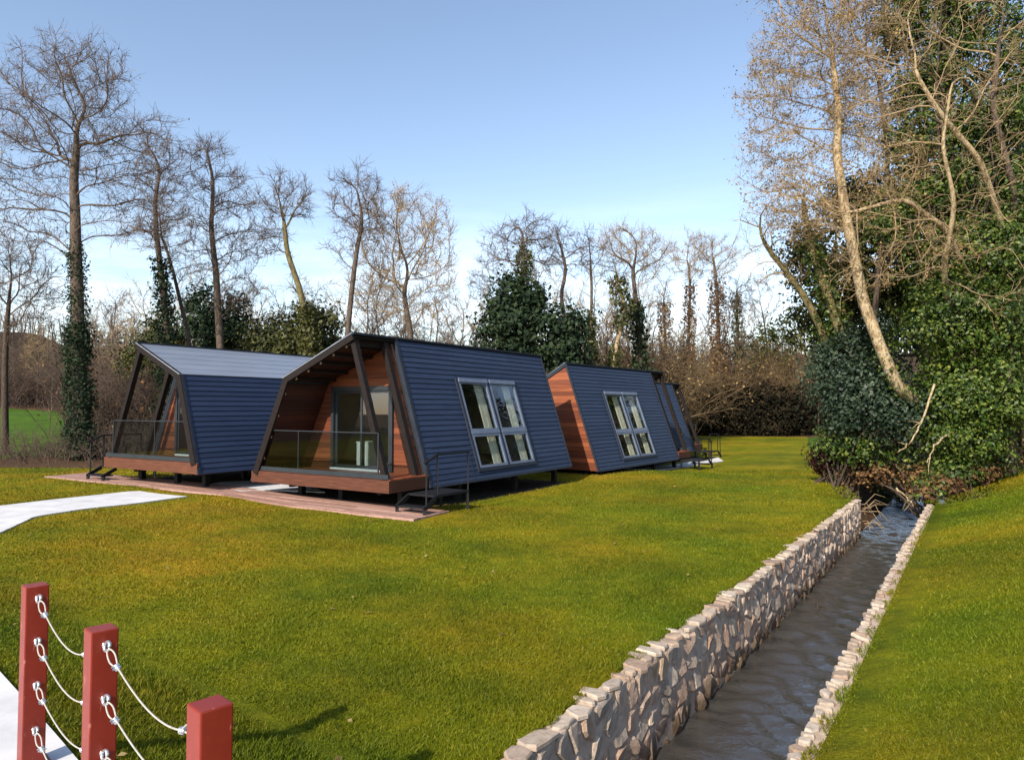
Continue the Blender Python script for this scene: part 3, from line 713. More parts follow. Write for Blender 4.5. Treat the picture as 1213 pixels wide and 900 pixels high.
class Cabin:
    def __init__(s, key, name, label, flip_u=False, flip_v=False):
        c = CABIN[key]; s.c = c
        s.zb = c['zd'] - c['fh']
        s.z0 = float(terrain(np.array(c['x']), np.array(c['y'])))
        s.root = empty(name, (c['x'], c['y'], s.z0), R(90 - c['a']))
        tag(s.root, label, 'cabin', 'holiday cabins in a row')
        s.fu, s.fv = flip_u, flip_v
        s.build()
    def m(s, u, v, z):
        c = s.c
        return np.array([c['L'] - u if s.fu else u, -v if s.fv else v, z - s.z0])
    def hi(s):      # map on the tall leaning wall: (u, slope, out)
        c = s.c; sl = np.array([c['iA'], c['zA'] - s.zb]); l = np.hypot(*sl); sl = sl / l; n = np.array([-sl[1], sl[0]])
        return l, lambda a, b, d: s.m(a, sl[0] * b + n[0] * d, s.zb + sl[1] * b + n[1] * d)
    def lo(s):
        c = s.c; sl = np.array([-c['iE'], c['zE'] - s.zb]); l = np.hypot(*sl); sl = sl / l; n = np.array([sl[1], -sl[0]])
        return l, lambda a, b, d: s.m(a, c['W'] + sl[0] * b + n[0] * d, s.zb + sl[1] * b + n[1] * d)
    def roof(s):    # from the eave up to the ridge
        c = s.c; e = np.array([c['W'] - c['iE'], c['zE']]); r = np.array([c['iA'], c['zA']]); sl = r - e; l = np.hypot(*sl); sl = sl / l; n = np.array([-sl[1], sl[0]]) * (1 if -sl[0] > 0 else -1)
        if n[1] < 0: n = -n
        return l, lambda a, b, d: s.m(a, e[0] + sl[0] * b + n[0] * d, e[1] + sl[1] * b + n[1] * d)
    def section(s, ins, zf):
        c = s.c; P = [(-1, zf), (c['W'] + 1, zf), (c['W'] + 1, 9), (-1, 9)]
        for p, q in (((0, s.zb), (c['iA'], c['zA'])), ((c['iA'], c['zA']), (c['W'] - c['iE'], c['zE'])), ((c['W'] - c['iE'], c['zE']), (c['W'], s.zb))):
            d = np.subtract(q, p); n = np.array([-d[1], d[0]]) / np.hypot(*d)     # outward: left of travel
            P = clip_poly(P, n[0], n[1], n @ np.array(p) - ins)
        return P
    def boards(s, name, poly, holes, h, M, mat, thick=0.018, lap=0.017, gap=0.007, base=0.004):
        b0 = min(p[1] for p in poly); b1 = max(p[1] for p in poly)
        n = max(1, round((b1 - b0) / h)); h = (b1 - b0) / n
        for k in range(n):
            lo, hi = b0 + k * h, b0 + (k + 1) * h - gap
            P = clip_poly(clip_poly(poly, 0, -1, -lo), 0, 1, hi)
            if len(P) < 3: continue
            for Q in polys_minus(P, holes):
                f = lambda b: base + thick + lap * (1 - (b - lo) / h)
                PB().solid([M(a, b, base) for a, b in Q], [M(a, b, f(b)) for a, b in Q]).obj(name, mat, s.root)
    def sheet(s, name, poly, holes, M, d0, d1, mat):
        pb = PB()
        for Q in polys_minus(poly, holes): pb.solid([M(a, b, d0) for a, b in Q], [M(a, b, d1) for a, b in Q])
        return pb.obj(name, mat, s.root)
    def bar(s, name, p, q, w, h, mat, parent=None, up=(0, 0, 1)):
        return PB().beam(p, q, w, h, up).obj(name, mat, parent or s.root)
    def build(s):
        c = s.c; L, Lp, W, zd, zb = c['L'], c['Lp'], c['W'], c['zd'], s.zb
        lh, H = s.hi(); ll, Lo = s.lo(); lr, Rf = s.roof()
        k = lh / 4.05
        win = (3.73, 6.76, 0.30 * k, 2.94 * k)
        if s.c is CABIN['c3']: win = (L - 5.28, L - 2.22, .33, 3.14)
        rect = lambda a0, a1, b0, b1: [(a0, b0), (a1, b0), (a1, b1), (a0, b1)]
        # floor and deck
        pb = PB(); pb.solid([s.m(0.06, .06, zb), s.m(L - .03, .06, zb), s.m(L - .03, W - .06, zb), s.m(.06, W - .06, zb)], [s.m(.06, .1, zd - .03), s.m(L - .03, .1, zd - .03), s.m(L - .03, W - .1, zd - .03), s.m(.06, W - .1, zd - .03)])
        pb.obj('floor_frame', 'black_steel', s.root)
        for i in range(10):
            a0, a1 = .06 + i * (Lp - .06) / 10, .06 + (i + 1) * (Lp - .06) / 10 - .006
            PB().solid([s.m(a0, .02, zd - .028), s.m(a1, .02, zd - .028), s.m(a1, W - .12, zd - .028), s.m(a0, W - .12, zd - .028)], [s.m(a0, .02, zd), s.m(a1, .02, zd), s.m(a1, W - .12, zd), s.m(a0, W - .12, zd)]).obj('deck_board', 'wood', s.root)
        s.sheet('interior_floor', rect(Lp + .1, L - .12, .15, W - .15), [], lambda a, b, d: s.m(a, b, zd + d), -.028, 0.0, 'floor_board')
        PB().box(s.m(.03, W / 2, (zb + zd) / 2 - .01), (.03, 0, 0), (0, W / 2 - .005, 0), (0, 0, c['fh'] / 2 - .012)).obj('deck_fascia', 'wood_fascia', s.root, 0.008)
        PB().box(s.m(.06 + (Lp - .1) / 2, .03, (zb + zd) / 2 - .012), ((Lp - .12) / 2, 0, 0), (0, .028, 0), (0, 0, c['fh'] / 2 - .014)).obj('deck_fascia', 'wood_fascia', s.root, 0.008)
        # walls: sheathing, then boards
        s.sheet('wall_sheathing', rect(Lp, L - .02, 0.0, lh - .03), [win], H, -.09, 0, 'siding_trim')
        s.sheet('wall_sheathing', rect(.02, L - .02, 0.0, ll - .03), [], Lo, -.09, 0, 'siding_trim')
        s.sheet('roof_sheathing', rect(0.0, L, 0.0, lr), [], Rf, -.10, -.002, 'wood_dark')
        s.boards('siding_board', rect(Lp + .09, L - .06, 0.0, lh - .05), [(win[0] - .05, win[1] + .05, win[2] - .05, win[3] + .05)], .15, H, 'siding')
        s.boards('siding_board', rect(.09, L - .06, 0.0, ll - .03), [], .15, Lo, 'siding')
        s.boards('roof_panel', rect(-.04, L + .04, -.04, lr + .02), [], .42, Rf, 'roof_metal', .02, .006, .003)
        # gable at the rear
        Mr = lambda a, b, d: s.m(L + d, a, b)
        s.sheet('gable_sheathing', s.section(.10, zb + .01), [], Mr, -.10, -.03, 'lining')
        s.boards('gable_board', s.section(.03, zb + .01), [], .15, Mr, 'wood_gable', .02, .010, .005, -.03)
        # porch wall with the sliding door
        dv0, dv1, dz1 = 1.25, 3.45, zd + 2.22
        if s.c is CABIN['c1']: dv0, dv1 = 1.42, 3.35
        if s.c is CABIN['c4']: dv0, dv1, dz1 = 1.1, 2.8, zd + 1.9
        Mp = lambda a, b, d: s.m(Lp - d, a, b)
        s.sheet('porch_wall_sheathing', s.section(.10, zd), [(dv0, dv1, zd - 1, dz1)], Mp, -.09, 0, 'lining')
        s.boards('porch_wall_board', s.section(.12, zd), [(dv0 - .06, dv1 + .06, zd - 1, dz1 + .06)], .145, Mp, 'wood_porch_shaded', .02, .008, .005)
        # porch lining on the low wall and under the roof
        s.boards('porch_lining_board', rect(.04, Lp - .03, c['fh'] + .02, ll - .12), [], .16, lambda a, b, d: Lo(a, b, -.09 - d), 'wood_inside_shaded', .018, .006, .005)
        s.boards('ceiling_board', rect(.03, Lp - .03, .12, lr - .12), [], .16, lambda a, b, d: Rf(a, b, -.10 - d), 'wood_inside_shaded', .018, .004, .005)
        for i in range(5):
            b = .35 + i * (lr - .7) / 4
            PB().box(Rf(Lp / 2, b, -.165), (Lp / 2 - .06, 0, 0), (Rf(0, 1, 0) - Rf(0, 0, 0)) * .025, (Rf(0, 0, 1) - Rf(0, 0, 0)) * .035).obj('purlin', 'wood_dark', s.root)
            PB().box(Rf(.055, b, -.165), (.006, 0, 0), (Rf(0, 1, 0) - Rf(0, 0, 0)) * .032, (Rf(0, 0, 1) - Rf(0, 0, 0)) * .04).obj('purlin_end', 'wood_pale', s.root)
        for i in range(4):
            b = .8 + i * (ll - 1.2) / 3
            PB().box(Lo(.05, b, -.15), (.006, 0, 0), (Lo(0, 1, 0) - Lo(0, 0, 0)) * .03, (Lo(0, 0, 1) - Lo(0, 0, 0)) * .03).obj('girt_end', 'wood_pale', s.root)
        # interior lining seen through the panes
        s.sheet('interior_lining', rect(Lp + .1, L - .12, c['fh'], ll - .12), [], lambda a, b, d: Lo(a, b, -.09 - d), .002, .02, 'lining')
        s.sheet('interior_lining', rect(Lp + .1, L - .12, .1, lr - .1), [], lambda a, b, d: Rf(a, b, -.10 - d), .002, .02, 'lining')
        # edge trims
        e = W - c['iE']
        f = lambda v, z, u=-.01: s.m(u, v, z)
        s.bar('bargeboard', Lo(.0, .28, -.06), Lo(.0, ll + .01, -.06), .05, .20, 'wood_dark', up=Lo(0, 0, 1) - Lo(0, 0, 0))
        s.bar('bargeboard', Rf(.0, -.02, -.055), Rf(.0, lr - .0, -.055), .055, .20, 'wood_dark', up=Rf(0, 0, 1) - Rf(0, 0, 0))
        s.bar('corner_trim', Lo(.05, .0, .025), Lo(.05, ll - .01, .025), .09, .05, 'siding_trim', up=Lo(0, 0, 1) - Lo(0, 0, 0))
        s.bar('corner_trim', H(Lp + .04, -.01, .02), H(Lp + .04, lh - .0, .02), .10, .06, 'siding_trim', up=H(0, 0, 1) - H(0, 0, 0))
        s.bar('corner_trim', H(L - .03, -.01, .02), H(L - .03, lh - .0, .02), .07, .06, 'siding_trim', up=H(0, 0, 1) - H(0, 0, 0))
        s.bar('corner_trim', Rf(L + .015, 0, -.05), Rf(L + .015, lr, -.05), .05, .13, 'siding_trim', up=Rf(0, 0, 1) - Rf(0, 0, 0))
        s.bar('ridge_cap', s.m(-.03, c['iA'] + .0, c['zA'] + .015), s.m(L + .03, c['iA'] + .0, c['zA'] + .015), .16, .055, 'siding_trim')
        s.bar('ridge_beam', s.m(.04, c['iA'] + .16, c['zA'] - .19), s.m(Lp, c['iA'] + .16, c['zA'] - .19), .10, .18, 'wood_dark')
        s.bar('base_trim', H(Lp + .1, .0, .045), H(L - .07, .0, .045), .02, .07, 'siding_trim', up=H(0, 1, 0) - H(0, 0, 0))
        # leaning porch posts on the open side
        for u in (.12, Lp - .30):
            s.bar('porch_post', H(u, c['fh'] * .9, -.10), H(u, lh - .12, -.10), .14, .15, 'wood_dark', up=H(0, 0, 1) - H(0, 0, 0))
        # glass balustrade
        vE = W - .25
        sill = s.bar('balustrade_channel', s.m(.06, .06, zd + .055), s.m(.06, W - .12, zd + .055), .07, .11, 'frame_grey')
        mid = 3.24 if W > 4.8 else W * .55
        zt = zd + 1.08; off = c['iE'] * (zt - zb) / (c['zE'] - zb)
        for (v0, v1, top1) in ((.42, mid - .02, mid - .02), (mid + .02, W - .22, W - off - .12)):
            PB().solid([s.m(.05, v0, zd + .08), s.m(.05, v1, zd + .08), s.m(.05, top1, zt), s.m(.05, v0, zt)], [s.m(.06, v0, zd + .08), s.m(.06, v1, zd + .08), s.m(.06, top1, zt), s.m(.06, v0, zt)]).obj('glass_panel', 'glass_rail', s.root)
        s.bar('balustrade_rail', s.m(.055, .40, zt + .012), s.m(.055, W - off - .10, zt + .012), .03, .022, 'frame_grey')
        s.bar('balustrade_mullion', s.m(.055, mid, zd + .11), s.m(.055, mid, zt), .018, .018, 'frame_grey', up=(1, 0, 0))
        s.bar('balustrade_end_post', s.m(.055, .40, zd + .1), s.m(.055, .40, zt), .03, .03, 'frame_grey', up=(1, 0, 0))
        # sliding door
        dr = PB(); zs = zd + .05
        for v in (dv0, dv1): dr.beam(s.m(Lp - .02, v, zd + .01), s.m(Lp - .02, v, dz1 + .05), .10, .14, (1, 0, 0))
        dr.beam(s.m(Lp - .021, dv0 - .05, dz1), s.m(Lp - .021, dv1 + .05, dz1), .138, .11)
        door = dr.obj('door_frame', 'frame_grey', s.root)
        vm = (dv0 + dv1) / 2
        for (v0, v1, uo) in ((dv0 + .05, vm + .04, .0), (vm - .04, dv1 - .05, .05)):
            d = PB(); u = Lp - .03 + uo
            for v in (v0 + .035, v1 - .035): d.beam(s.m(u, v, zs), s.m(u, v, dz1 - .05), .07, .045, (1, 0, 0))
            d.beam(s.m(u, v0 + .07, zs + .04), s.m(u, v1 - .07, zs + .04), .044, .08); d.beam(s.m(u, v0 + .07, dz1 - .09), s.m(u, v1 - .07, dz1 - .09), .044, .07)
            leaf = d.obj('door_leaf', 'frame_grey', s.root)
            PB().box(s.m(u, (v0 + v1) / 2, (zs + .08 + dz1 - .125) / 2), (.005, 0, 0), (0, (v1 - v0) / 2 - .07, 0), (0, 0, (dz1 - .125 - zs - .08) / 2)).obj('pane', 'glass_window', leaf)
        s.bar('door_sill', s.m(Lp - .09, dv0 + .05, zd + .025), s.m(Lp - .09, dv1 + .02, zd + .025), .10, .045, 'white_trim')
        # roof window with four panes
        a0, a1, b0, b1 = win; am = (a0 + a1) / 2; bt = b0 + (b1 - b0) * .40
        nrm = H(0, 0, 1) - H(0, 0, 0); upv = H(0, 1, 0) - H(0, 0, 0)
        fr = PB()
        for a in (a0 - .02, a1 + .02): fr.beam(H(a, b0 - .07, .0), H(a, b1 + .07, .0), .10, .15, nrm)
        for b in (b0 - .02, b1 + .02): fr.beam(H(a0 + .03, b, .0), H(a1 - .03, b, .0), .10, .148, nrm)
        fr.beam(H(am, b0 + .03, .0), H(am, b1 - .03, .0), .12, .144, nrm)
        wf = fr.obj('window', 'siding_trim', s.root); wf['label'] = 'large leaning window with four panes'
        for (x0, x1) in ((a0 + .03, am - .06), (am + .06, a1 - .03)):
            for (y0, y1) in ((b0 + .03, bt - .045), (bt + .045, b1 - .03)):
                g = PB()
                for a in (x0 + .04, x1 - .04): g.beam(H(a, y0, .04), H(a, y1, .04), .08, .075, nrm)
                for b in (y0 + .035, y1 - .035): g.beam(H(x0 + .08, b, .04), H(x1 - .08, b, .04), .07, .073, nrm)
                g.obj('sash', 'frame_blue', wf)
                PB().box(H((x0 + x1) / 2, (y0 + y1) / 2, .045), (H(1, 0, 0) - H(0, 0, 0)) * ((x1 - x0) / 2 - .07), upv * ((y1 - y0) / 2 - .06), nrm * .004).obj('pane', 'glass_window', wf)
            g = PB(); g.beam(H(x0, b1 + .0, .09), H(x1, b1 + .0, .09), .12, .05, nrm); g.obj('window_hood', 'frame_blue', wf)
            g = PB(); g.beam(H(x0, bt, .05), H(x1, bt, .05), .085, .08, nrm); g.obj('transom', 'frame_blue', wf)
        # curtain drawn to one side of each casement
        sgn = 1 if not s.fu else -1
        for (x0, x1) in ((a0, am), (am, a1)):
            n = 26; wd = .30 * (x1 - x0)
            aa = (np.linspace(x1 - wd, x1 - .03, n) if sgn > 0 else np.linspace(x0 + .03, x0 + wd, n))
            V, F = [], []
            for i, a in enumerate(aa):
                d = -.16 + .035 * math.sin(i * 1.5)
                V += [H(a, b0 - .05, d), H(a, b1 + .05, d)]
            F = [[2 * i, 2 * i + 1, 2 * i + 3, 2 * i + 2] for i in range(n - 1)]
            link('curtain', np_mesh('curtain', V, [F], True), 'curtain', s.root)
        # access hatch in the tall wall
        if s.c is CABIN['c2']:
            s.bar('hatch_trim', H(Lp + .35, 1.02, .042), H(Lp + 1.95, 1.02, .042), .01, .01, 'siding_trim', up=nrm)
            s.bar('hatch_trim', H(Lp + 1.95, .04, .042), H(Lp + 1.95, 1.01, .042), .01, .01, 'siding_trim', up=nrm)
        # short legs down to the ground
        a = R(c['a']); ax = np.array([math.sin(a), math.cos(a)]); le = np.array([-math.cos(a), math.sin(a)])
        for u in (.95, L * .36, L * .68, L - .4):
            for v in (.45, W * .5, W - .95):
                lp = s.m(u, v, 0); wxy = np.array([c['x'], c['y']]) + ax * lp[0] + le * lp[1]
                zg = float(terrain(wxy[0], wxy[1]))
                top = s.m(u, v, zb - .002); bot = s.m(u, v, zg - .03)
                if top[2] - bot[2] > .05: PB().box((top + bot) / 2, (.075, 0, 0), (0, .075, 0), (0, 0, (top[2] - bot[2]) / 2)).obj('support_leg', 'black_steel', s.root)
        for v in (.8, W - 1.0):
            s.bar('chassis_beam', s.m(.5, v, zb - .07), s.m(L - .5, v, zb - .07), .10, .13, 'black_steel')

def porch_steps(cab, label, ug=(.45, 1.75)):
    """steel landing with a stringer step and a handrail beside the open side of the porch"""
    c = cab.c; zd = c['zd']
    u0, u1 = ug; v0, v1 = -.10, -.98
    def w(u, v, z):
        return Vector((*(np.array(cab.root.matrix_basis @ Vector(cab.m(u, v, z)))),))
    g0 = w((u0 + u1) / 2, (v0 + v1) / 2, 0); zg = float(terrain(g0.x, g0.y))
    root = empty('porch_steps', (g0.x, g0.y, zg)); o = np.array(root.location)
    W_ = lambda u, v, z: np.array(w(u, v, z)) - o
    zp = zg + (zd - zg) * .56
    PB().solid([W_(u0, v0, zp - .05), W_(u1, v0, zp - .05), W_(u1, v1, zp - .05), W_(u0, v1, zp - .05)], [W_(u0, v0, zp), W_(u1, v0, zp), W_(u1, v1, zp), W_(u0, v1, zp)]).obj('landing', 'black_steel', root)
    zt = zg + (zd - zg) * .26
    PB().solid([W_(u0 - .42, v0, zt - .04), W_(u0 - .10, v0, zt - .04), W_(u0 - .10, v1, zt - .04), W_(u0 - .42, v1, zt - .04)], [W_(u0 - .42, v0, zt), W_(u0 - .10, v0, zt), W_(u0 - .10, v1, zt), W_(u0 - .42, v1, zt)]).obj('tread', 'black_steel', root)
    for v in (v0 - .02, v1 + .02):
        PB().beam(W_(u0, v, zp - .06), W_(u0 - .44, v, zt - .05), .05, .10).obj('stringer', 'black_steel', root)
        PB().beam(W_(u0 - .40, v, zg - .03), W_(u0 - .40, v, zt - .04), .07, .07, (1, 0, 0)).obj('leg', 'black_steel', root)
        PB().beam(W_(u1 - .05, v, zg - .03), W_(u1 - .05, v, zp - .05), .07, .07, (1, 0, 0)).obj('leg', 'black_steel', root)
    hr = zp + .95; v = v1 + .02
    for u, top in ((u1 - .03, hr), (u0 + .06, hr), (u0 - .34, hr - .16)):
        zz = zp if u > u0 else zt
        PB().beam(W_(u, v, zz), W_(u, v, top), .035, .035, (1, 0, 0)).obj('rail_post', 'black_steel', root)
    PB().beam(W_(u1, v, hr), W_(u0 + .04, v, hr), .045, .04).obj('handrail', 'black_steel', root)
    PB().beam(W_(u0 + .04, v, hr), W_(u0 - .40, v, hr - .18), .045, .04).obj('handrail', 'black_steel', root)
    tag(root, label, 'steps', 'steel porch steps')
    return root
# several handrail ends share the post positions by design: rails sit on top of the posts
cb2 = Cabin('c2', 'cabin', 'navy clad cabin with glazed porch and steel steps on a timber-faced deck beside the lawn')
cb1 = Cabin('c1', 'cabin', 'cabin with pale blue metal roof sloping down to a windowless navy wall', flip_v=True)
cb3 = Cabin('c3', 'cabin', 'navy cabin turned round, its orange boarded rear gable facing the big porch cabin', flip_u=True)
cb4 = Cabin('c4', 'cabin', 'last cabin of the row, mostly hidden behind the cabin with the orange gable', flip_u=True)
porch_steps(cb2, 'black steel steps with handrail beside the glazed porch above the timber walkway', (.55, 1.85))
porch_steps(cb1, 'black steel steps at the hedge side of the pale roofed cabin')
porch_steps(cb3, 'black steel steps with handrail at the far porch of the orange gabled cabin', (.2, 1.5))
porch_steps(cb4, 'black steel steps reaching out onto the lawn from the last cabin', (.2, 1.5))

def inside_things():
    # a white cabinet behind the porch door and a loft ladder behind the roof window
    c = cb2.c; zd = c['zd']; b = cb2.root
    def w(u, v, z): return b.matrix_basis @ Vector(cb2.m(u, v, z))
    p = w(2.05, 2.72, zd)
    r = empty('cabinet', p, b.rotation_euler.z)
    PB().box((0, 0, .36), (.20, 0, 0), (0, .22, 0), (0, 0, .36)).obj('carcass', 'white_trim', r, .006)
    PB().box((-.208, 0, .37), (.008, 0, 0), (0, .20, 0), (0, 0, .33)).obj('door', 'white_trim', r)
    PB().box((0, 0, .735), (.215, 0, 0), (0, .235, 0), (0, 0, .015)).obj('top', 'white_trim', r)
    tag(r, 'small white cabinet standing behind the glass porch door', 'cabinet')
    p = w(4.35, 1.35, zd)
    r = empty('loft_ladder', p, b.rotation_euler.z)
    for x in (-.2, .2): PB().beam((x, 0, 0), (x, .55, 2.3), .05, .07, (1, 0, 0)).obj('rail', 'wood', r)
    for i in range(7):
        k = (i + .7) / 7.6; PB().beam((-.18, .55 * k, 2.3 * k), (.18, .55 * k, 2.3 * k), .035, .03).obj('rung', 'wood', r)
    tag(r, 'wooden loft ladder seen through the four-pane window', 'ladder')
inside_things()

# ------------------------------------------------------------------ walkway, paths and footbridge
def decking():
    a = np.array([-14.5, 23.2]); b = np.array([-1.75, 16.35])
    # strip in front of both porches, boards laid lengthwise
    d = b - a; L = np.linalg.norm(d); d = d / L; n = np.array([d[1], -d[0]])     # n towards the camera
    if n[1] > 0: n = -n
    mid = (a + b) / 2
    root = empty('timber_walkway', (mid[0], mid[1], float(terrain(mid[0], mid[1]))))
    o = np.array(root.location); nb, bw = 10, .145
    for j in range(nb):
        q = 0.0; k = random.uniform(0, 1.5)
        while q < L:
            e = min(L, q + 2.4 + (k if q == 0 else 0) + random.uniform(-.2, .2))
            if L - e < .6: e = L
            ring0, ring1 = [], []
            off0, off1 = -.55 + j * bw, -.55 + (j + 1) * bw - .007
            pts = [(q, off0), (e - .005, off0), (e - .005, off1), (q, off1)]
            zc = [float(terrain(*(a + d * t + n * 0.1))) for t in (q, e)]
            for (t, f) in pts:
                p = a + d * t + n * f; z = (zc[0] if t == q else zc[1]) + .045
                ring0.append((p[0] - o[0], p[1] - o[1], z - .05 - o[2])); ring1.append((p[0] - o[0], p[1] - o[1], z - o[2]))
            PB().solid(ring0, ring1).obj('decking_board', 'decking', root)
            q = e
    tag(root, 'pinkish timber walkway laid across the front of the two porch cabins', 'walkway')
decking()

def ribbon(name, Lft, Rgt, label, thick=.07, lift=.03, n=60, zfun=None):
    """paved strip between two edge lines, following the ground"""
    def res(P):
        P = np.asarray(P, float); dd = np.r_[0, np.cumsum(np.linalg.norm(np.diff(P[:, :2], axis=0), axis=1))]
        t = np.linspace(0, dd[-1], n); return np.stack([np.interp(t, dd, P[:, i]) for i in range(2)], -1)
    A, B = res(Lft), res(Rgt); V, F = [], []
    m = 6
    for i in range(n):
        for j in range(m):
            p = A[i] + (B[i] - A[i]) * j / (m - 1); z = (zfun(p) if zfun else float(terrain(p[0], p[1]))) + lift; V.append((p[0], p[1], z))
    top = len(V); V += [(x, y, z - thick) for x, y, z in V]
    for i in range(n - 1):
        for j in range(m - 1):
            q = i * m + j; F.append([q, q + 1, q + m + 1, q + m]); F.append([top + q + m, top + q + m + 1, top + q + 1, top + q])
        for j in (0, m - 1):
            q = i * m + j; F.append([q, q + m, top + q + m, top + q] if j == 0 else [q + m, q, top + q, top + q + m])
    for i in (0, n - 1):
        for j in range(m - 1):
            q = i * m + j; F.append([q, top + q, top + q + 1, q + 1] if i == 0 else [q + 1, top + q + 1, top + q, q])
    me = bpy.data.meshes.new(name); me.from_pydata(V, [], F)
    bm = bmesh.new(); bm.from_mesh(me); bmesh.ops.recalc_face_normals(bm, faces=bm.faces); bm.to_mesh(me); bm.free(); me.update()
    o = link(name, me, 'concrete'); o['kind'] = 'structure'; o['label'] = label
    return o
# the pale path from the footbridge round to the walkway
up = [at_height(*p) for p in ((0, 600, .36), (60, 592, .36), (110, 586, .36), (150, 581, .36), (166, 580, .36))]
dn = [at_height(*p) for p in ((0, 631, .33), (40, 612, .33), (100, 603, .32), (160, 596, .31), (222, 588, .30))]
g = lambda p: (p[0], p[1])
brdir = np.array([-0.727, 0.687])
def br(q, k): return tuple(RN * q + brdir * k)          # q across the bridge, k along it, away from the canal
ribbon('path', [br(-1.25, 4.5), br(-1.25, 8), (-11.6, 9.6), (-13.8, 12.2), (-13.2, 14.6)] + [g(p) for p in up], [br(1.25, 4.5), br(1.25, 7.5), (-9.0, 10.4), (-9.6, 11.6), ] + [g(p) for p in dn], 'pale concrete path curving from the footbridge to the timber walkway', n=90,
       zfun=lambda p: float(terrain(p[0], p[1])) + .0)
sl = [at_height(*p) for p in ((225, 578, .28), (262, 572, .28), (300, 569, .28), (345, 569, .24))]
sr = [at_height(*p) for p in ((255, 582, .28), (290, 582, .26), (330, 581, .24), (385, 582, .2))]
ribbon('pavement', [g(p) for p in sl], [g(p) for p in sr], 'pale concrete slab between the two porch cabins', n=16)
p0 = at_height(660, 560, .02)
fs = [at_height(*p) for p in ((735, 556, -.15), (800, 549, -.2), (850, 541, -.22))]
fe = [at_height(*p) for p in ((760, 559, -.2), (805, 553.5, -.22), (857, 545.5, -.25))]
ribbon('pavement', [g(p) for p in fs], [g(p) for p in fe], 'pale paving strip beside the two far cabins', n=20, lift=.04)

def footbridge():
    k0, k1 = -5.5, 4.5
    c = np.array(br(0, 0)); root = empty('footbridge', (c[0], c[1], .50))
    o = np.array(root.location)
    P = lambda q, k, z: np.array([*br(q, k), z]) - o
    PB().solid([P(-1.25, k0, .44), P(1.25, k0, .44), P(1.25, k1, .44), P(-1.25, k1, .44)], [P(-1.25, k0, .598), P(1.25, k0, .598), P(1.25, k1, .598), P(-1.25, k1, .598)]).obj('deck_slab', 'concrete', root, .01)
    for q in (-.8, .8): PB().beam(P(q, k0 + .3, .33), P(q, k1 - .3, .33), .16, .21).obj('girder', 'black_steel', root)
    tag(root, 'pale concrete footbridge crossing the canal behind the red posts', 'bridge')
footbridge()

POSTS = [np.array([-2.69, 3.988]), np.array([-1.865, 3.217]), np.array([-1.022, 2.408])]
EYES = [1.535, 1.30, 1.06, .815]
row = unit(POSTS[2] - POSTS[0]); prp = np.array([row[1], -row[0]])
PS = .056        # half width of a post
def ring_mesh(c, nrm, rad, wire, seg=14, sides=7):
    nrm = unit(np.asarray(nrm, float)); a = unit(np.cross(nrm, (0.1, .2, 1))); b = np.cross(nrm, a)
    th = np.linspace(0, 2 * math.pi, seg + 1)
    return np.array([c + rad * (a * math.cos(t) + b * math.sin(t)) for t in th])
labels = ['red square post at the pale path edge with four eye bolts down one face',
          'red square railing post between two other red posts, cables leaving it on both sides',
          'scuffed red post with no eye bolts in sight, where a slack cable ends']
ptops = [1.6, 1.6, 1.6]
for i, p in enumerate(POSTS):
    root = empty('railing_post', (p[0], p[1], .598))
    r3, q3 = np.array([*row, 0]), np.array([*prp, 0])
    yaw = 0.0
    PB().box((0, 0, (ptops[i] - .598) / 2), r3 * PS, q3 * PS, (0, 0, (ptops[i] - .598) / 2)).obj('shaft', 'red_paint', root, .006)
    PB().box((0, 0, .006), r3 * .09, q3 * .09, (0, 0, .006)).obj('base_plate', 'red_paint', root)
    for sgn in ((1, -1) if i < 2 else (-1,)):
        for z in EYES:
            c = r3 * sgn * (PS + .026) + np.array([0, 0, z - .598])
            t = TB(); t.tube(ring_mesh(c, q3 * 0.92 + r3 * 0.2 + np.array([0, 0, .25]), .0195, .006), .0075, 8); t.tube([r3 * sgn * (PS - .01) + np.array([0, 0, z - .598]), r3 * sgn * (PS + .012) + np.array([0, 0, z - .598])], .0062, 8)
            t.tube([r3 * sgn * (PS + .0003) + np.array([0, 0, z - .598]), r3 * sgn * (PS + .004) + np.array([0, 0, z - .598]), r3 * sgn * (PS + .0045) + np.array([0, 0, z - .598])], [.014, .014, .001], 12)
            V, F = t.arrays(); link('eye_bolt', np_mesh('eye_bolt', V, [F], True), 'zinc', root)
    tag(root, labels[i], 'post', 'red posts of the footbridge railing')
nth = ['topmost', 'second', 'third', 'lowest']
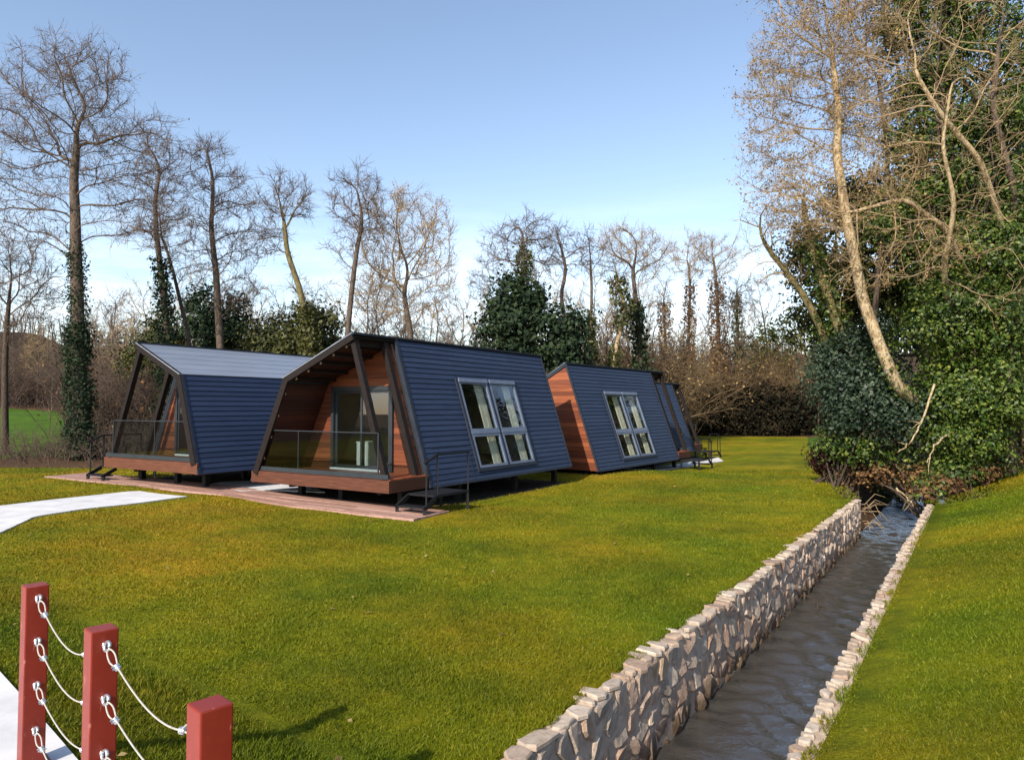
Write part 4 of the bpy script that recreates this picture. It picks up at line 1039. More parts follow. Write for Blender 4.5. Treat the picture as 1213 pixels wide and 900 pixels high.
for i in range(2):
    p, q = POSTS[i], POSTS[i + 1]
    for k, z in enumerate(EYES):
        sag = [(.115, .105, .085, .10), (.10, .075, .06, .09)][i][k]
        A = np.array([*(p + row * (PS + .030)), z - .012]); B = np.array([*(q - row * (PS + .030)), z - .012 - [.035, .03, .02, .02][k]])
        n = 30; t = np.linspace(0, 1, n)[:, None]
        # the slack hangs nearer the far post, as wire rope does when it leaves a stiff clamp
        prof = (4 * t * (1 - t)) * (0.72 + .5 * t)
        C = A + (B - A) * t - np.array([0, 0, 1]) * sag * prof
        root = empty('steel_cable', tuple(C[n // 2])); o = np.array(root.location)
        tb = TB(); i0 = 4
        tb.tube(C[i0:n - i0] - o, .0037, 8)
        # eyes at both ends: two strands spread round the bolt ring
        for E, seg in ((A, C[:i0 + 1]), (B, C[::-1][:i0 + 1])):
            d = unit(seg[-1] - seg[0]); s_ = unit(np.cross(d, np.array([*prp, 0.]) * .6 + np.array([*row, 0]) * .8)); Lg = np.linalg.norm(seg[-1] - seg[0])
            loop = [seg[-1] + s_ * .004, seg[0] + d * Lg * .55 + s_ * .024, seg[0] + d * Lg * .18 + s_ * .016, seg[0] - d * .004, seg[0] + d * Lg * .18 - s_ * .016, seg[0] + d * Lg * .55 - s_ * .024, seg[-1] - s_ * .004]
            loop = np.array(loop); tt = np.linspace(0, 6, 25); sm = np.stack([np.interp(tt, np.arange(7), loop[:, j]) for j in range(3)], -1)
            for _ in range(3): sm[1:-1] = (sm[:-2] + 2 * sm[1:-1] + sm[2:]) / 4
            tb.tube(sm - o, .0037, 8)
        V, F = tb.arrays(); link('wire_rope', np_mesh('wire_rope', V, [F], True), 'cable', root)
        for seg in (C[:i0 + 2], C[::-1][:i0 + 2]):
            d = unit(seg[-1] - seg[-2]); c = seg[i0] + d * .004
            tb = TB()
            for w in (-.009, .009): tb.tube(ring_mesh(c + d * w, d, .0095, .004), .0045, 7)
            tb.tube([c - d * .017, c - d * .015, c + d * .015, c + d * .017], [.001, .0095, .0095, .001], 8)
            s2 = unit(np.cross(d, (0, 0, 1.))); 
            for w in (-.009, .009): tb.tube([c + d * w - s2 * .006, c + d * w + s2 * .022], .0042, 6)
            V, F = tb.arrays(); link('wire_clamp', np_mesh('wire_clamp', V - o, [F], True), 'zinc', root)
        where = 'between the post at the path edge and the middle post' if i == 0 else 'between the middle post and the scuffed post'
        tag(root, f'{nth[k]} slack steel cable strung {where}', 'cable', 'slack cables of the footbridge railing')

# ------------------------------------------------------------------ vegetation
def colonize(trunk, att, step, kill, iters, rng, wob=0.25, up=0.08):
    P = [np.asarray(trunk[0], float)]; par = [-1]
    for a, b in zip(trunk[:-1], trunk[1:]):
        a, b = np.asarray(a, float), np.asarray(b, float); L = np.linalg.norm(b - a); n = max(1, int(L / step))
        for i in range(1, n + 1): P.append(a + (b - a) * i / n); par.append(len(P) - 2)
    P = np.array(P); nt = len(P); lo = int(nt * 0.45)
    jit = rng.normal(0, .02, P.shape); jit[0] = 0; P = P + np.cumsum(jit, 0) * 0.25
    dv = att[:, None] - P[None, lo:]; D = np.linalg.norm(dv, axis=2)
    pen = np.clip(P[None, lo:, 2] - (att[:, None, 2] - .75 * np.hypot(dv[..., 0], dv[..., 1])), 0, None)     # limbs leave the trunk below what they reach for
    near = (D + 1.1 * pen).argmin(1) + lo; nd = D[np.arange(len(att)), near - lo]
    last_dir = np.zeros((len(P), 3)); born = {}
    for it in range(iters):
        if len(att) == 0: break
        d = unit(att - P[near]); acc = np.zeros((len(P), 3)); np.add.at(acc, near, d)
        act = np.unique(near)
        dirs = unit(acc[act]) + rng.normal(0, wob, (len(act), 3)) + last_dir[act] * 0.35; dirs[:, 2] += up
        new = P[act] + unit(dirs) * step * rng.uniform(.7, 1.2, (len(act), 1))
        i0 = len(P); P = np.concatenate([P, new]); par += list(act); last_dir = np.concatenate([last_dir, unit(dirs)])
        D = np.linalg.norm(att[:, None] - new[None], axis=2); m = D.argmin(1); dm = D.min(1)
        better = dm < nd; near = np.where(better, m + i0, near); nd = np.where(better, dm, nd)
        keep = nd > kill; att, near, nd = att[keep], near[keep], nd[keep]
    return P, np.array(par), nt
def skeleton(P, par, nt, Rb, rtip, e=2.3, top=.58):
    n = len(P); raw = np.zeros(n); kids = [[] for _ in range(n)]
    for i in range(1, n): kids[par[i]].append(i)
    for i in range(n - 1, -1, -1): raw[i] = max(1.0, raw[i]); 
    w = np.zeros(n)
    for i in range(n - 1, -1, -1):
        if not kids[i]: w[i] = 1
        if par[i] >= 0: w[par[i]] += w[i]
    r = rtip * np.maximum(w, 1) ** (1 / e)
    k = Rb / r[0]
    r = rtip + (r - rtip) * (Rb * top - rtip) / max(r[0] - rtip, 1e-6)
    f = np.arange(nt) / max(nt - 1, 1); r[:nt] = np.maximum(Rb * (1 - (1 - top) * f) * np.minimum(1, .25 + .75 * (w[:nt] / w[0]) ** (1 / e)), rtip)
    r[0] *= 1.25
    # taper along the trunk
    chains = []
    stack = [0]; heads = [(0, None)]
    while heads:
        h, p0 = heads.pop(); ch = [] if p0 is None else [p0]; i = h
        while True:
            ch.append(i)
            ks = kids[i]
            if not ks: break
            main = max(ks, key=lambda j: (j < nt, w[j]))
            for j in ks:
                if j != main: heads.append((j, i))
            i = main
        chains.append(ch)
    return r, chains, w
def grow_tree(name, label, trunk, ells, natt, Rb, rng_seed, step=.38, kill=.62, rtip=.012, iters=60, bark='bark_grey', twig='twig_grey', twigs=5, tlen=.7, tr=.007, ivy=None, bits=None, group=None, cat='tree', wob=.28, thr=.034, up=.08, e=2.0):
    rng = np.random.default_rng(rng_seed)
    att = []
    if name == 'bare_tree': ells = [(c, np.asarray(rr) * (1.24, 1.2, 1.1)) for c, rr in ells]; natt = int(natt * 1.25); wob = wob * 1.3; Rb = Rb * .92
    vol = np.array([a[1].prod() if hasattr(a[1], 'prod') else np.prod(a[1]) for a in ells]) ** 0.67; vol = vol / vol.sum()
    for (c, rr), f in zip(ells, vol):
        k = int(natt * f) + 3; d = unit(rng.normal(size=(k, 3))); q = rng.uniform(.12, 1, (k, 1)) ** .42
        att.append(np.asarray(c) + d * q * np.asarray(rr))
    P, par, nt = colonize(trunk, np.concatenate(att), step, kill, iters, rng, wob, up)
    r, chains, w = skeleton(P, par, nt, Rb, rtip, e)
    base = trunk[0]
    root = empty(name, tuple(base))
    tk, cr_ = TB(), TB()
    for ch in chains:
        rr = r[ch].copy()
        if len(ch) > 1 and par[ch[1]] == ch[0] and ch[0] != 0: rr[0] = rr[1]
        if len(ch) < 2: continue
        pts = P[ch].copy()
        if len(ch) > 3: pts[1:-1] = pts[1:-1] * .5 + (pts[:-2] + pts[2:]) * .25
        big = rr.max() > .05
        (tk if big else cr_).tube(pts, rr, 8 if rr.max() > .12 else (6 if big else (4 if rr.max() > .025 else 3)))
    tk.obj('trunk', bark, root)
    # fine twigs
    thin = np.where((r < thr) & (np.arange(len(P)) >= nt))[0]
    idx = np.repeat(thin, twigs)
    if len(idx):
        dirp = unit(P[idx] - P[par[idx]]); m = len(idx)
        d = unit(dirp * .7 + rng.normal(0, .62, (m, 3)) + np.array([0, 0, .18])); L = tlen * rng.uniform(.45, 1.25, (m, 1))
        p0 = P[idx] - dirp * rng.uniform(0, step, (m, 1)) * .8; p1 = p0 + d * L * .5; p2 = p1 + unit(d + rng.normal(0, .32, (m, 3)) + np.array([0, 0, .12])) * L * .5
        cr_.batch(np.stack([p0, p1, p2], 1), np.array([tr, tr * .8, tr * .35]))
        d3 = unit(d + rng.normal(0, .75, (m, 3))); q0 = p1; q1 = p1 + d3 * L * .42
        cr_.batch(np.stack([q0, q1], 1), np.array([tr * .75, tr * .3]))
        d3 = unit(d + rng.normal(0, .8, (m, 3))); q0 = p0 + d * L * .28; cr_.batch(np.stack([q0, q0 + d3 * L * .36], 1), np.array([tr * .75, tr * .3]))
    if cr_.n: cr_.obj('crown', twig, root)
    if bits and len(idx):
        bm_, bn, bs, filt = bits
        C = np.concatenate([p1, p2, q1])[rng.integers(0, 3 * m, bn)] + rng.normal(0, .06, (bn, 3))
        V, F = leaves(C, bs); link('leaf_tuft', np_mesh('leaf_tuft', V - np.asarray(base), [F]), bm_, root)['kind'] = 'stuff'
    if ivy:
        tr_pts = P[:nt]; CC, NN = [], []
        for (f0, f1, rad0, rad1, n, im, sz) in ivy:
            k = rng.uniform(f0, f1, n); i = np.clip((k * (nt - 1)).astype(int), 0, nt - 1)
            rad = (rad0 + (rad1 - rad0) * (k - f0) / (f1 - f0)) * (0.75 + .45 * np.abs(np.sin(k * 23 + rng_seed)) * rng.uniform(.5, 1.2, n))
            d = unit(rng.normal(size=(n, 3)) * np.array([1, 1, .35]))
            CC.append(tr_pts[i] + d * rad[:, None] * rng.uniform(.7, 1.15, (n, 1)) + rng.normal(0, .12, (n, 3))); NN.append(d)
        V, F = leaves(np.concatenate(CC), ivy[0][6], np.concatenate(NN)); link('ivy', np_mesh('ivy', V - np.asarray(base), [F]), ivy[0][5], root)
    tag(root, label, cat, group)
    return root, r
def trunk_px(pts, d, dd=None):
    """trunk line from picture points at depth d, run down to the ground"""
    Q = [at_depth(px, py, d + (0 if dd is None else dd[i])) for i, (px, py) in enumerate(pts)]
    b = Q[0].copy(); b[2] = float(ground_z(b[0], b[1])) - .05
    return ([b] if Q[0][2] > b[2] + .3 else []) + Q
def ell_px(cx, cy, rx, ry, d, deep=1.0, dd=0):
    k = d / F_PX
    return (at_depth(cx, cy, d + dd), np.array([rx * k, min(rx, ry * 1.4) * k * deep, ry * k]))

grow_tree('bare_tree', 'tallest bare tree by the meadow, lower trunk wrapped in dark ivy', trunk_px([(96, 540), (92, 440), (90, 330), (88, 260), (86, 215), (90, 170)], 29), 
    [ell_px(70, 130, 70, 72, 29, .9), ell_px(150, 190, 52, 60, 29, .9), ell_px(20, 190, 45, 70, 29, .9), ell_px(100, 80, 45, 32, 29), ell_px(165, 262, 48, 26, 29, .8), ell_px(25, 268, 42, 25, 29), ell_px(180, 165, 26, 36, 29, .8)], 1500, .34, 3, step=.4, kill=.5, iters=60, twigs=4, tlen=.8, tr=.0085,
    ivy=[(0.02, .42, .46, .40, 7000, 'leaf_dark', .10), (.34, .66, .36, .22, 2200, 'leaf_dark', .10)], bits=('leaf_dry', 1300, .07, None), wob=.34, e=2.0)
grow_tree('bare_tree', 'slim bare tree beside the tallest one, ivy climbing its lower trunk', trunk_px([(198, 480), (197, 380), (192, 330), (186, 280), (184, 240), (190, 200)], 36), 
    [ell_px(188, 205, 26, 55, 36), ell_px(175, 260, 24, 40, 36), ell_px(205, 270, 20, 45, 36)], 528, 0.216, 5, step=.42, kill=.52, tlen=.8, tr=.0095, ivy=[(.1, .68, .55, .3, 2600, 'leaf_dark', .15)], wob=.36)
grow_tree('bare_tree', 'bare tree leaning away from the ivied slim tree, thin grey trunk', trunk_px([(232, 480), (222, 390), (205, 320), (196, 290)], 37), 
    [ell_px(190, 275, 22, 35, 37), ell_px(225, 320, 20, 30, 37)], 208, 0.153, 6, step=.45, kill=.75, tlen=.8, tr=.0095, wob=.34)
grow_tree('bare_tree', 'upright bare tree behind the pale roof, limbs forking to a ragged round top', trunk_px([(264, 480), (260, 390), (257, 330), (250, 270), (253, 215), (246, 180)], 34), 
    [ell_px(250, 210, 33, 46, 34), ell_px(280, 270, 32, 50, 34), ell_px(238, 285, 22, 40, 34), ell_px(285, 345, 22, 20, 34)], 688, 0.225, 8, step=.4, kill=.5, tlen=.75, tr=.009, wob=.36)
grow_tree('bare_tree', 'crooked bare tree leaning left, its trunk mossy and swallowed by ivy at the base', trunk_px([(372, 480), (366, 400), (356, 345), (341, 300), (337, 262)], 34), 
    [ell_px(338, 235, 30, 30, 34), ell_px(318, 285, 20, 26, 34), ell_px(352, 232, 14, 20, 34)], 416, 0.216, 9, step=.38, kill=.48, tlen=.7, tr=.009, bark='bark_moss', ivy=[(.15, .62, .95, .22, 3600, 'leaf_olive', .15)], wob=.38)
grow_tree('bare_tree', 'straight bare tree rising behind the glazed porch cabin roof', trunk_px([(410, 480), (412, 390), (418, 330), (424, 285), (430, 262)], 34), 
    [ell_px(420, 235, 30, 34, 34), ell_px(440, 262, 18, 30, 34), ell_px(404, 290, 15, 20, 34)], 416, 0.189, 12, step=.38, kill=.48, tlen=.7, tr=.009, bark='bark_grey', wob=.38)
grow_tree('bare_tree', 'wide tan many-limbed bare tree directly behind the glazed porch cabin', trunk_px([(488, 480), (486, 395), (480, 360), (478, 340)], 36), 
    [ell_px(480, 280, 48, 55, 36), ell_px(455, 330, 30, 45, 36), ell_px(512, 320, 26, 55, 36), ell_px(440, 262, 20, 30, 36)], 992, 0.234, 14, step=.42, kill=.52, tlen=.8, tr=.0095, twig='twig_tan', bits=('leaf_dry', 700, .08, None), wob=.3)
grow_tree('bare_tree', 'ivy-clad tree rising out of the dark holly bush', trunk_px([(622, 480), (622, 400), (620, 340), (621, 300), (620, 275)], 40), 
    [ell_px(615, 300, 45, 40, 40), ell_px(632, 268, 20, 18, 40), ell_px(575, 330, 22, 26, 40)], 480, 0.234, 16, step=.45, kill=.58, tlen=.8, tr=.010, ivy=[(.35, .97, .7, .38, 2600, 'leaf_ivy', .17)], wob=.3)
grow_tree('bare_tree', 'bare tree with two wavy stems behind the dark holly bush', trunk_px([(672, 480), (668, 380), (664, 345), (672, 320), (664, 295)], 42), 
    [ell_px(664, 290, 24, 22, 42), ell_px(686, 300, 16, 26, 42)], 272, 0.198, 18, step=.45, kill=.58, tlen=.8, tr=.010, wob=.5)
grow_tree('bare_tree', 'thin bare sapling-like tree next to the two-stemmed wavy tree', trunk_px([(700, 480), (700, 380), (701, 340), (699, 310)], 42), 
    [ell_px(702, 300, 18, 26, 42)], 160, 0.144, 19, step=.45, kill=.58, tlen=.8, tr=.010, ivy=[(.35, .75, .5, .3, 900, 'leaf_olive', .18)], wob=.35)
grow_tree('bare_tree', 'round-crowned bare tree with a dark ivied trunk standing over the brown thicket', trunk_px([(762, 480), (758, 410), (753, 350), (749, 318)], 42), 
    [ell_px(745, 292, 36, 24, 42), ell_px(775, 305, 22, 24, 42), ell_px(728, 290, 18, 22, 42)], 528, 0.234, 21, step=.42, kill=.52, tlen=.8, tr=.010, twig='twig_tan', ivy=[(.3, .85, .55, .35, 1700, 'leaf_dark', .18)], wob=.33)
grow_tree('bare_tree', 'pale twisted tree bending left in front of the round-crowned tree', trunk_px([(722, 480), (728, 420), (742, 365), (735, 345), (730, 322)], 40), 
    [ell_px(728, 325, 18, 22, 40)], 144, 0.180, 22, step=.42, kill=.58, tlen=.7, tr=.010, bark='bark_pale', ivy=[(.25, .6, .6, .3, 1000, 'leaf_olive', .17), (.72, 1., .45, .5, 900, 'leaf_olive', .17)], wob=.4)
grow_tree('bare_tree', 'bare tree with reddish ivied stem on the near side of a close pair', trunk_px([(816, 480), (815, 400), (817, 340), (815, 312)], 64), 
    [ell_px(818, 305, 20, 30, 64)], 240, 0.198, 24, step=.45, kill=.58, tlen=.8, tr=.011, twig='twig_tan', ivy=[(.4, .92, .6, .5, 1800, 'leaf_rust', .17)], wob=.35)
grow_tree('bare_tree', 'bare tree with thick shaggy russet trunk, the broader of a close pair', trunk_px([(852, 480), (852, 420), (850, 350), (846, 310)], 64), 
    [ell_px(850, 305, 26, 26, 64), ell_px(832, 292, 14, 18, 64)], 320, 0.243, 25, step=.45, kill=.58, tlen=.8, tr=.011, twig='twig_tan', ivy=[(.35, .92, .9, .7, 3000, 'leaf_rust', .17)], wob=.33)
grow_tree('bare_tree', 'stubby ivied tree near the round-crowned tree, top broken short', trunk_px([(790, 480), (788, 400), (786, 355)], 60), 
    [ell_px(785, 350, 14, 22, 60)], 96, 0.180, 26, step=.45, kill=.58, tlen=.7, tr=.010, ivy=[(.4, 1., .6, .5, 1500, 'leaf_rust', .18)], wob=.35)
grow_tree('bare_tree', 'short mossy ivied tree at the edge of the right-hand wood', trunk_px([(875, 480), (874, 400), (872, 345)], 65), 
    [ell_px(874, 350, 18, 26, 65)], 128, 0.180, 27, step=.45, kill=.58, tlen=.7, tr=.011, ivy=[(.4, 1., .55, .4, 1500, 'leaf_olive', .19)], wob=.35)
grow_tree('bare_tree', 'slender bare tree glimpsed against white cloud beside the right-hand wood', trunk_px([(912, 480), (908, 400), (903, 365)], 66), 
    [ell_px(902, 350, 22, 34, 66)], 144, 0.117, 28, step=.5, kill=.8, tlen=.8, tr=.010, wob=.35)
grow_tree('bare_tree', 'bare tree at the meadow gate, dark trunk in front of the green field', trunk_px([(6, 540), (6, 440), (8, 390), (12, 350)], 31), 
    [ell_px(15, 320, 40, 40, 31), ell_px(40, 350, 32, 36, 31)], 480, 0.180, 30, step=.42, kill=.52, tlen=.8, tr=.009, wob=.38, bark='bark_dark')

# far filling trees: a few shapes shared by many copies
def template(seed, h):
    root, r = grow_tree('woodland_tree', 'slender bare tree of the woodland behind the cabins', [np.array([0, 0, 0.]), np.array([.1, 0, h * .25]), np.array([-.1, .1, h * .5])],
        [(np.array([0, 0, h * .66]), np.array([h * .2, h * .2, h * .33])), (np.array([.08 * h, 0, h * .5]), np.array([h * .2, h * .2, h * .2]))], 260, h * .0125, seed, step=.5, kill=.7, twigs=4, tlen=.95, tr=.011, rtip=.014, group='bare trees of the woodland behind the cabins', twig=['twig_tan', 'twig_grey', 'twig_brown'][seed % 3])
    return root
temps = [template(40 + i, h) for i, h in enumerate((9.5, 8.5, 10.5, 8.0))]
spots = []
for i in range(58):
    px = 14 + i * 16.3 + random.uniform(-9, 9); d = random.uniform(72, 84) if px < 110 else (random.uniform(44, 62) if px < 790 else random.uniform(64, 78))
    spots.append((px, d, random.uniform(.8, 1.35)))
spots += [((24, 31), 0, 1.7), ((27, 36), 0, 1.6), ((29, 32), 0, 1.9), ((33, 41), 0, 1.8), ((38, 50), 0, 1.9), ((30, 44), 0, 1.6), ((26, 27), 0, 1.6)]     # the same wood going on behind the right-hand trees
for k, (px, d, sc) in enumerate(spots):
    p = at_depth(px, 480, d) if d else px; src = temps[k % 4]
    if k < 4: o = src
    else:
        o = src.copy(); col.objects.link(o)
        for ch in src.children:
            q = ch.copy(); col.objects.link(q); q.parent = o
    o.location = (p[0], p[1], float(ground_z(p[0], p[1])) - .05); o.rotation_euler = (0, 0, random.uniform(0, 6.28)); o.scale = (sc, sc, sc * random.uniform(.95, 1.15))
    look = ['grey-twigged', 'brown-twigged', 'tan-twigged', 'tall grey-twigged'][k % 4] if d else 'shaded'
    o['label'] = f'slender {look} bare tree of the woodland behind the cabins' if d else 'tall bare tree deep in the wood behind the sprawling pale branches'
    o['group'] = f'{look} bare trees of the woodland behind' if d else 'bare trees deep in the right-hand wood'

def leaf_clumps(ells, n, per, csize, lsize, rng, shell=.55):
    """leaf clumps spread through ellipsoids: gaps, lumps and an uneven edge"""
    CC, NN = [], []
    vol = np.array([np.prod(e[1]) for e in ells]) ** .67; vol = vol / vol.sum()
    for (c, rr), f in zip(ells, vol):
        k = max(4, int(n * f)); d = unit(rng.normal(size=(k, 3))); q = rng.uniform(shell, 1.08, (k, 1))
        cen = np.asarray(c) + d * q * np.asarray(rr); s = csize * rng.uniform(.5, 1.5, (k, 1, 1))
        off = rng.normal(size=(k, per, 3)) * s * np.array([1, 1, .75])
        CC.append((cen[:, None] + off).reshape(-1, 3)); NN.append((np.repeat(d, per, 0) * .8 + unit(off.reshape(-1, 3)) * .6))
    C, N = np.concatenate(CC), np.concatenate(NN)
    return leaves(C, lsize, N, .62, .55)
def shrub(name, label, base, ells, n, per, csize, lsize, mat, seed, stems=14, cat='shrub', shell=.5, group=None, part='foliage'):
    rng = np.random.default_rng(seed)
    root = empty(name, tuple(base)); b = np.asarray(base, float)
    V, F = leaf_clumps(ells, n, per, csize, lsize, rng, shell)
    keep = None
    link(part, np_mesh(part, V - b, [F]), mat, root)
    tb = TB()
    for i in range(stems):
        e = ells[i % len(ells)]; tip = np.asarray(e[0]) + rng.normal(0, .35, 3) * np.asarray(e[1])
        m = (b + tip) / 2 + rng.normal(0, .25, 3)
        foot = b + np.array([rng.normal(0, .25), rng.normal(0, .25), 0])
        tb.tube([foot, m, tip], [.05, .035, .012], 5)
    tb.obj('stem', 'bark_dark', root)
    tag(root, label, cat, group); return root
def gbase(px, d):
    p = at_depth(px, 480, d); return np.array([p[0], p[1], float(ground_z(p[0], p[1])) - .05])
shrub('holly_bush', 'big dark holly bush showing above the ridge of the glazed porch cabin', gbase(630, 38), [ell_px(610, 385, 34, 50, 38), ell_px(658, 400, 36, 40, 38), ell_px(586, 405, 24, 34, 38), ell_px(604, 338, 12, 16, 38), ell_px(632, 352, 14, 20, 38), ell_px(590, 362, 12, 18, 38), ell_px(672, 430, 28, 40, 38), ell_px(683, 385, 12, 20, 38)], 560, 26, .30, .19, 'leaf_dark', 60)
shrub('ivy_bush', 'green ivy thicket swelling above the pale metal roof', gbase(350, 36), [ell_px(345, 405, 46, 34, 36), ell_px(380, 395, 26, 40, 36), ell_px(315, 415, 30, 24, 36), ell_px(362, 372, 14, 20, 36)], 420, 24, .28, .17, 'leaf_olive', 61)
shrub('evergreen_bush', 'dark evergreen bush behind the ridge of the pale roofed cabin', gbase(262, 40), [ell_px(240, 375, 24, 38, 40), ell_px(280, 380, 16, 32, 40), ell_px(262, 400, 30, 30, 40)], 330, 22, .28, .17, 'leaf_dark', 62)
shrub('evergreen_bush', 'dark conifer-like bush between the tallest bare tree and the pale roofed cabin', gbase(205, 42), [ell_px(200, 410, 30, 40, 42), ell_px(170, 430, 30, 36, 42)], 240, 22, .3, .17, 'leaf_conifer', 63)
shrub('evergreen_bush', 'olive evergreen bush at the far end of the brown thicket', gbase(905, 66), [ell_px(912, 420, 26, 44, 66), ell_px(885, 440, 22, 34, 66)], 240, 22, .34, .20, 'leaf_conifer', 64)

def thicket(name, label, places, mat, seed, leafmat=None, nleaf=0, hgt=(2.2, 4.2), nst=34, tr=.011):
    """one tangled mass of upright stems and twigs"""
    rng = np.random.default_rng(seed); tb = TB(); tips = []
    for (x, y) in places:
        if abs(to_st(x, y)[1] - CANAL_W / 2) < 2.2: continue          # keep the stream open
        z = float(ground_z(np.array(x), np.array(y))); k = nst
        b = np.stack([x + rng.normal(0, .8, k), y + rng.normal(0, .8, k), np.full(k, z - .05)], -1)
        h = rng.uniform(*hgt, (k, 1)); d = unit(rng.normal(0, .42, (k, 3)) * np.array([1, 1, 0]) + np.array([0, 0, 1.]))
        p1 = b + d * h * .4; d2 = unit(d + rng.normal(0, .3, (k, 3))); p2 = p1 + d2 * h * .33; d3 = unit(d2 + rng.normal(0, .5, (k, 3))); p3 = p2 + d3 * h * .3
        tb.batch(np.stack([b, p1, p2, p3], 1), np.array([tr * 2.4, tr * 1.8, tr * 1.2, tr * .5]))
        for src, dd, L in ((p1, d, .5), (p2, d2, .45), (p2, d2, .4), (p3, d3, .34), (p3, d3, .3), (p1, d, .4), ((p1 + p2) / 2, d2, .45)):
            e = unit(dd * .5 + rng.normal(0, .65, (k, 3)) + np.array([0, 0, .1])); LL = L * h * rng.uniform(.35, .8, (k, 1))
            q1 = src + e * LL * .5; q2 = q1 + unit(e + rng.normal(0, .4, (k, 3))) * LL * .5
            tb.batch(np.stack([src, q1, q2], 1), np.array([tr, tr * .75, tr * .35])); tips += [q1, q2]
    V, F = tb.arrays(); FF = [F]
    o = link(name, np_mesh(name, V, FF), mat); o['kind'] = 'stuff'; o['label'] = label
    if nleaf:
        C = np.concatenate(tips); C = C[rng.integers(0, len(C), nleaf)] + rng.normal(0, .12, (nleaf, 3))
        V, F = leaves(C, .15); lf = link('thicket_leaves', np_mesh('thicket_leaves', V, [F]), leafmat, o); lf['kind'] = 'stuff'
    return o
def scatter(px0, px1, d0, d1, n, seed):
    rg = random.Random(seed); out = []
    for i in range(n):
        px = px0 + (px1 - px0) * (i + rg.random()) / n; d = rg.uniform(d0, d1); p = at_depth(px, 480, d); out.append((p[0], p[1]))
    return out
thicket('thicket', 'tangled tan and russet thicket behind the far cabins', scatter(690, 800, 46, 58, 28, 1) + scatter(795, 965, 62, 72, 52, 11), 'twig_brown', 71, 'leaf_dry', 11000, (4.0, 8.0), 36, .015)
thicket('thicket', 'tall brown understorey along the wood behind the cabins', scatter(-20, 110, 74, 86, 34, 22) + scatter(110, 700, 44, 60, 84, 2), 'twig_far', 72, 'leaf_rust', 7000, (3.0, 6.0), 23, .014)
thicket('thicket', 'dull brown scrub round the feet of the trees on the meadow side', scatter(70, 200, 29.0, 32, 26, 3) + scatter(-15, 70, 29, 30, 5, 33), 'twig_far', 73, None, 0, (0.5, 1.5), 22, .007)
thicket('thicket', 'brown scrub seen through the open porch of the pale roofed cabin', scatter(100, 330, 37, 42, 40, 4), 'twig_far', 74, 'leaf_rust', 2000, (2.2, 4.2), 30, .010)
def dark_hedge():
    rng = np.random.default_rng(80); E = []
    for i in range(16):
        px = 828 + i * 9; d = 60 + rng.uniform(-1.2, 1.2) + (1.5 if i < 3 else 0); p = gbase(px, d); E.append((p + np.array([0, 0, 1.7]), np.array([1.4, 1.2, rng.uniform(2.2, 3.4)])))
    root = shrub('hedge', 'hedge with shade painted near-black into its leaves, closing off the far end of the lawn', gbase(890, 61), E, 760, 26, .35, .22, 'leaf_shaded', 80, stems=32, cat='hedge')
dark_hedge()
def woodland_far():
    """canopy of the far hill: twiggy tufts read as one mass"""
    rng = np.random.default_rng(90); k = 3600
    ang = rng.uniform(R(-62), R(45), k); f = rng.uniform(0, 1, k) ** .8; r = 93 + 70 * f
    prof = np.interp(np.degrees(ang), [-75, -45, -36, -28, -18, 0, 15, 30, 50, 70], [20, 18, 16, 14, 12.5, 12, 12, 13, 14, 14])
    z = prof * (3 * f * f - 2 * f ** 3)
    b = np.stack([np.sin(ang) * r, np.cos(ang) * r, z - .2], -1); tb = TB()
    h = rng.uniform(3, 7, (k, 1)); d = unit(rng.normal(0, .12, (k, 3)) + np.array([0, 0, 1.]))
    tb.batch(np.stack([b, b + d * h * .5, b + d * h], 1), np.array([.10, .07, .02]))
    for j in range(9):
        q = rng.uniform(.25, .95, (k, 1)); e = unit(d * .55 + rng.normal(0, .6, (k, 3))); s0 = b + d * h * q; L = h * rng.uniform(.2, .42, (k, 1))
        tb.batch(np.stack([s0, s0 + e * L], 1), np.array([.045, .014]))
    V, F = tb.arrays(); o = link('woodland', np_mesh('woodland', V, [F]), 'twig_far'); o['kind'] = 'stuff'; o['label'] = 'brown winter woodland covering the far hill'
woodland_far()

# ------------------------------------------------------------------ the wood on the right bank
grow_tree('leaning_tree', 'leaning tree with lit mottled bark, bent over the head of the canal', trunk_px([(1145, 530), (1062, 458), (1040, 408), (1022, 360), (1012, 310), (1000, 250), (990, 190), (992, 130), (985, 70)], 23.0, [0, -2.2, -2.2, -1.9, -1.6, -1.2, -.8, -.4, 0]),
    [ell_px(950, 70, 60, 75, 22.8), ell_px(1000, 50, 50, 75, 23.2), ell_px(925, 190, 50, 50, 22.4), ell_px(955, 250, 55, 40, 22.4), ell_px(905, 120, 32, 70, 22.4), ell_px(1030, 130, 45, 60, 23.8), ell_px(915, 235, 34, 26, 22.4), ell_px(940, -30, 60, 40, 23.2)], 1800, .21, 101, step=.3, kill=.31, iters=80, rtip=.008, bark='bark_pale', twig='twig_tan', twigs=4, tlen=.55, tr=.006, thr=.026,
    ivy=[(.16, .46, .34, .24, 900, 'leaf_ivy', .085)], bits=('leaf_dry', 12000, .058, None), wob=.36, e=2.2)
grow_tree('leaning_tree', 'mossy trunk arching left from the wood over the lawn end', trunk_px([(1005, 500), (985, 425), (968, 380), (948, 345), (925, 315), (905, 290)], 24), 
    [ell_px(905, 270, 38, 36, 24), ell_px(935, 320, 30, 26, 24), ell_px(900, 320, 24, 30, 24)], 330, .17, 102, step=.34, kill=.5, bark='bark_moss', twig='twig_tan', twigs=3, tlen=.6, tr=.006, wob=.36, ivy=[(.1, .7, .3, .22, 900, 'leaf_ivy', .10)])
